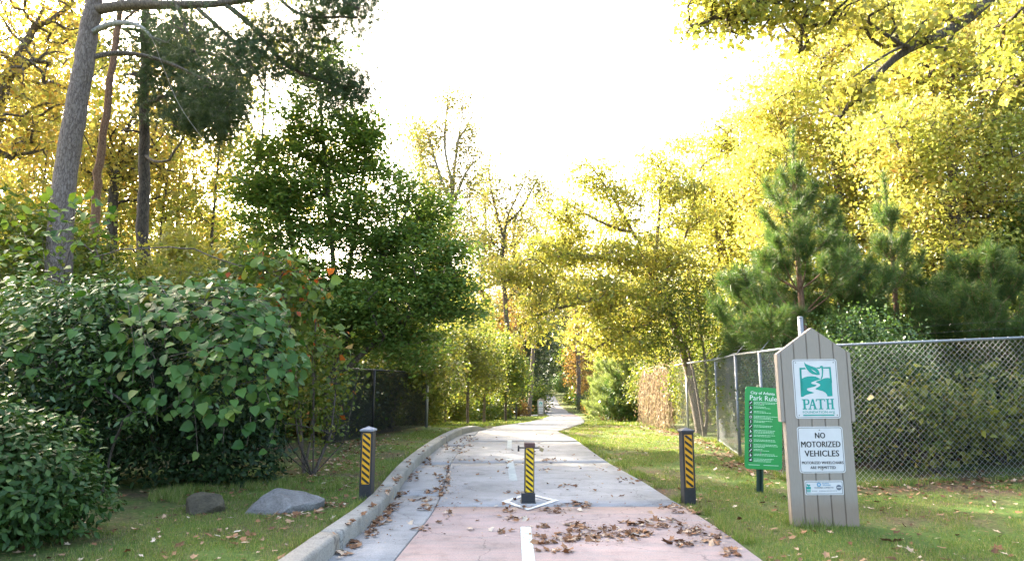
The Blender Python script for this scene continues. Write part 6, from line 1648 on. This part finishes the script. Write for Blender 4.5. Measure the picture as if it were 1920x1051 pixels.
def keep_weed(x, y):
    ed = np.where(y < 20, XR(np.clip(y, 2.5, 20)), 99); n_ = fbm(x * 3, y * 3, 91)
    a = (x > ed) & (x < ed + .22); b = (np.abs(x - sx) < .48) & (np.abs(y - SY) < .2) & ~((np.abs(x - sx) < .36) & (y > SY - .01) & (y < SY + .1))
    c = (np.hypot(x - b2.location.x, y - b2.location.y) < .2) | (np.hypot(x - b1.location.x, y - b1.location.y) < .2)
    xo_ = XI(np.clip(y, 2.5, KERB_END)) - .2; d = (x < xo_) & (x > xo_ - .10) & (y < 20)
    e = (np.abs(y - CYF) < .2) & (x > CX); f = (y > CYF) & (y < 25) & (np.abs(x - (fence_x(y) + .35)) < .18)
    g = (np.hypot(x + 2.85, y - 8.55) < .75) | (np.hypot(x + 3.7, y - 8.1) < .5)
    return (a | b | c | d | e | f | g) & (n_ > .47)
V, F = blades(900000, (-5, 8.5), (4.2, 25), keep_weed, .04, .12, .0042, 5)
tag(link('weeds', npmesh('weeds', V, F, M_GRASS)), 'taller weedy grass along the edges, posts and stones', kind='stuff')

# ------------------------------------------------------------------ fallen leaves
def dead_leaf(seed):
    r = np.random.default_rng(seed); n = 11; V = [(0, 0, 0.004)]; 
    for i in range(n):
        a = i / n * 6.283; rr = (0.50 if i % 2 else 0.30) * r.uniform(.75, 1.2); x_, y_ = rr * math.cos(a) * 0.75, rr * math.sin(a)
        V.append((x_, y_, .02 + 0.22 * abs(x_) * r.uniform(.2, 2.0) + .18 * y_ * y_ * r.uniform(-.2, 2)))
    me = bpy.data.meshes.new('dead_leaf'); me.from_pydata(V, [], [(0, i + 1, (i + 1) % n + 1) for i in range(n)]); me.materials.append(M_DEAD); return me
DL = [dead_leaf(s) for s in range(5)]
def surf_z(x, y):
    x = np.asarray(x); y = np.asarray(y); xk = XI(np.clip(y, 2.5, KERB_END)); on = (x > xk + .01) & (x < XR(np.clip(y, 2.5, 20))) & (y < 20.6)
    onk = (x > xk - .195) & (x <= xk + .01) & (y < KERB_END)
    on2 = (y >= 20.6) & (np.abs(x - FCEN(y)) < FHALF(y))
    return np.where(onk, PROF(y) + .19, np.where(on | on2, PROF(y) + .034, H(x, y) + .012))
LX, LY_, LS, LKIND = [], [], [], []
rg = np.random.default_rng(701)
def pile(u, v, ru, rv, n, s=(.05, .11)):
    for k in range(n):
        a = rg.uniform(0, 6.28); q_ = rg.random() ** .7; p = G(u + math.cos(a) * ru * q_, v + math.sin(a) * rv * q_, .03)
        LX.append(p[0]); LY_.append(p[1]); LS.append(rg.uniform(*s) * .8)
for a_ in ((1130, 1003, 90, 13, 80), (1080, 1008, 40, 10, 34), (1190, 1000, 32, 9, 34), (1040, 1032, 40, 6, 16), (1020, 1015, 22, 9, 18), (1080, 985, 22, 6, 16), (1020, 988, 16, 7, 12), (1240, 982, 50, 10, 40), (1185, 980, 28, 6, 16), (1290, 996, 30, 8, 20), (1280, 1018, 45, 7, 22), (1320, 1000, 30, 16, 20), (1080, 947, 34, 7, 34), (1040, 957, 30, 7, 22),
           (969, 973, 24, 5, 16), (940, 996, 22, 4, 10), (1025, 863, 14, 4, 12), (1027, 881, 12, 4, 12), (955, 866, 8, 3, 5), (1065, 910, 22, 4, 12), (815, 921, 26, 7, 26), (790, 937, 24, 5, 14), (800, 952, 20, 7, 20), (960, 925, 20, 6, 10), (950, 955, 50, 6, 12), (900, 863, 60, 3, 22), (1010, 862, 80, 3, 24),
           (840, 886, 6, 30, 40), (830, 915, 8, 20, 24), (862, 842, 18, 9, 36), (880, 822, 18, 7, 34), (870, 835, 22, 12, 30), (755, 925, 14, 7, 14), (735, 950, 14, 10, 14), (715, 975, 18, 10, 18), (690, 1000, 20, 9, 16), (660, 1022, 18, 9, 12), (640, 1040, 18, 8, 12), (780, 890, 10, 14, 14), (820, 893, 30, 6, 16), (800, 870, 14, 10, 12), (790, 990, 18, 8, 8), (840, 965, 10, 8, 6),
           (1290, 955, 40, 10, 34), (1255, 948, 25, 8, 18), (1345, 1010, 26, 14, 20), (1370, 1035, 26, 12, 16), (1180, 900, 30, 10, 14), (1140, 880, 24, 8, 10), (1000, 940, 300, 80, 60), (1000, 850, 140, 40, 60), (745, 925, 8, 16, 26), (728, 955, 8, 14, 26), (700, 985, 10, 12, 26), (660, 1020, 14, 10, 20), (768, 890, 6, 16, 24), (800, 862, 8, 12, 24), (836, 836, 10, 8, 24)): pile(*a_)
nA = len(LX)
# lawn: scattered, thicker by the fences, by the left shrubs and around the boulder
def strew(n, fx, fy, keepf, s=(.04, .10)):
    c = 0
    while c < n:
        x_, y_ = fx(), fy()
        if keepf(x_, y_): LX.append(x_); LY_.append(y_); LS.append(rg.uniform(*s) * .85); c += 1
inr = lambda x, y: x > float(XR(min(max(y, 2.5), 20))) + .05 and x < float(fence_x(np.array(y))) + .4
strew(780, lambda: rg.uniform(1.6, 7.5), lambda: 4.8 * (20 / 4.8) ** rg.random(), inr)
strew(520, lambda: rg.uniform(CX - .3, 8.2), lambda: CYF + rg.normal(-.25, .35), lambda x, y: True)
for k in range(620):
    f = rg.random() ** .8; y_ = CYF + f * 13; x_ = float(fence_x(np.array(y_))) + .3 + rg.normal(-.15, .28); LX.append(x_); LY_.append(y_); LS.append(rg.uniform(.045, .1))
strew(300, lambda: rg.uniform(2.2, 5.0), lambda: rg.uniform(19, 26), lambda x, y: True)
inl = lambda x, y: x < float(XI(min(max(y, 2.5), 21))) - .25
strew(520, lambda: rg.uniform(-4.5, -1.6), lambda: 4.6 * (20 / 4.6) ** rg.random(), inl)
strew(520, lambda: rg.normal(-3.2, .5), lambda: rg.uniform(8.2, 16), inl)
for a_ in ((610, 960, 50, 12, 40), (560, 985, 60, 12, 34), (640, 925, 40, 14, 36), (430, 1030, 70, 14, 20), (640, 880, 50, 30, 60), (690, 850, 60, 20, 50)): pile(*a_)
for a_ in ((1100, 1000, 130, 24, 260), (840, 900, 30, 70, 160), (1000, 950, 260, 70, 160), (720, 960, 60, 70, 90), (1300, 985, 60, 40, 140)): pile(*a_, s=(.015, .035))
strew(700, lambda: rg.uniform(1.7, 7.5), lambda: 4.8 * (20 / 4.8) ** rg.random(), inr, (.015, .045)); strew(500, lambda: rg.uniform(-4.5, -1.6), lambda: 4.6 * (20 / 4.6) ** rg.random(), inl, (.015, .045))
LX = np.array(LX); LY_ = np.array(LY_); LS = np.array(LS); n = len(LX)
Z = surf_z(LX, LY_)
pw_ = LS / np.hypot(LX, LY_)
order = np.argsort(-pw_); heroL = order[:300]; restL = order[300:]
isdeck = (LX > XI(np.clip(LY_, 2.5, 21.3)) - .2) & (LX < XR(np.clip(LY_, 2.5, 20)))
for i in heroL:
    o = bpy.data.objects.new('fallen_leaf', DL[i % 5]); COL.objects.link(o)
    o.location = (LX[i], LY_[i], Z[i] + rg.uniform(0, .012)); o.rotation_euler = (rg.normal(0, .3) + (math.pi if rg.random() < .3 else 0), rg.normal(0, .3), rg.uniform(0, 6.28)); s_ = LS[i] * 1.25; o.scale = (s_, s_ * rg.uniform(.8, 1.3), s_)
    if math.cos(o.rotation_euler[0]) < 0: o.location.z += .15 * s_
    tag(o, 'curled brown fallen leaf lying on the concrete path' if isdeck[i] else 'dry brown fallen leaf lying in the short grass', 'leaf', 'fallen leaves on the concrete' if isdeck[i] else 'fallen leaves on the lawn')
m = len(restL); Nn = np.stack([rg.normal(0, .3, m), rg.normal(0, .3, m), np.ones(m)], -1); Tt = np.stack([rg.normal(0, 1, m), rg.normal(0, 1, m), np.zeros(m)], -1)
V, F = leaf_cloud_mesh(DL, np.stack([LX[restL], LY_[restL], Z[restL] + rg.uniform(0, .01, m)], -1), Nn, Tt, LS[restL] * 1.15, np.zeros(3))
tag(link('leaf_litter', npmesh('leaf_litter', V, F, M_DEAD)), 'brown leaf litter scattered over path, lawn and fence foot', kind='stuff')
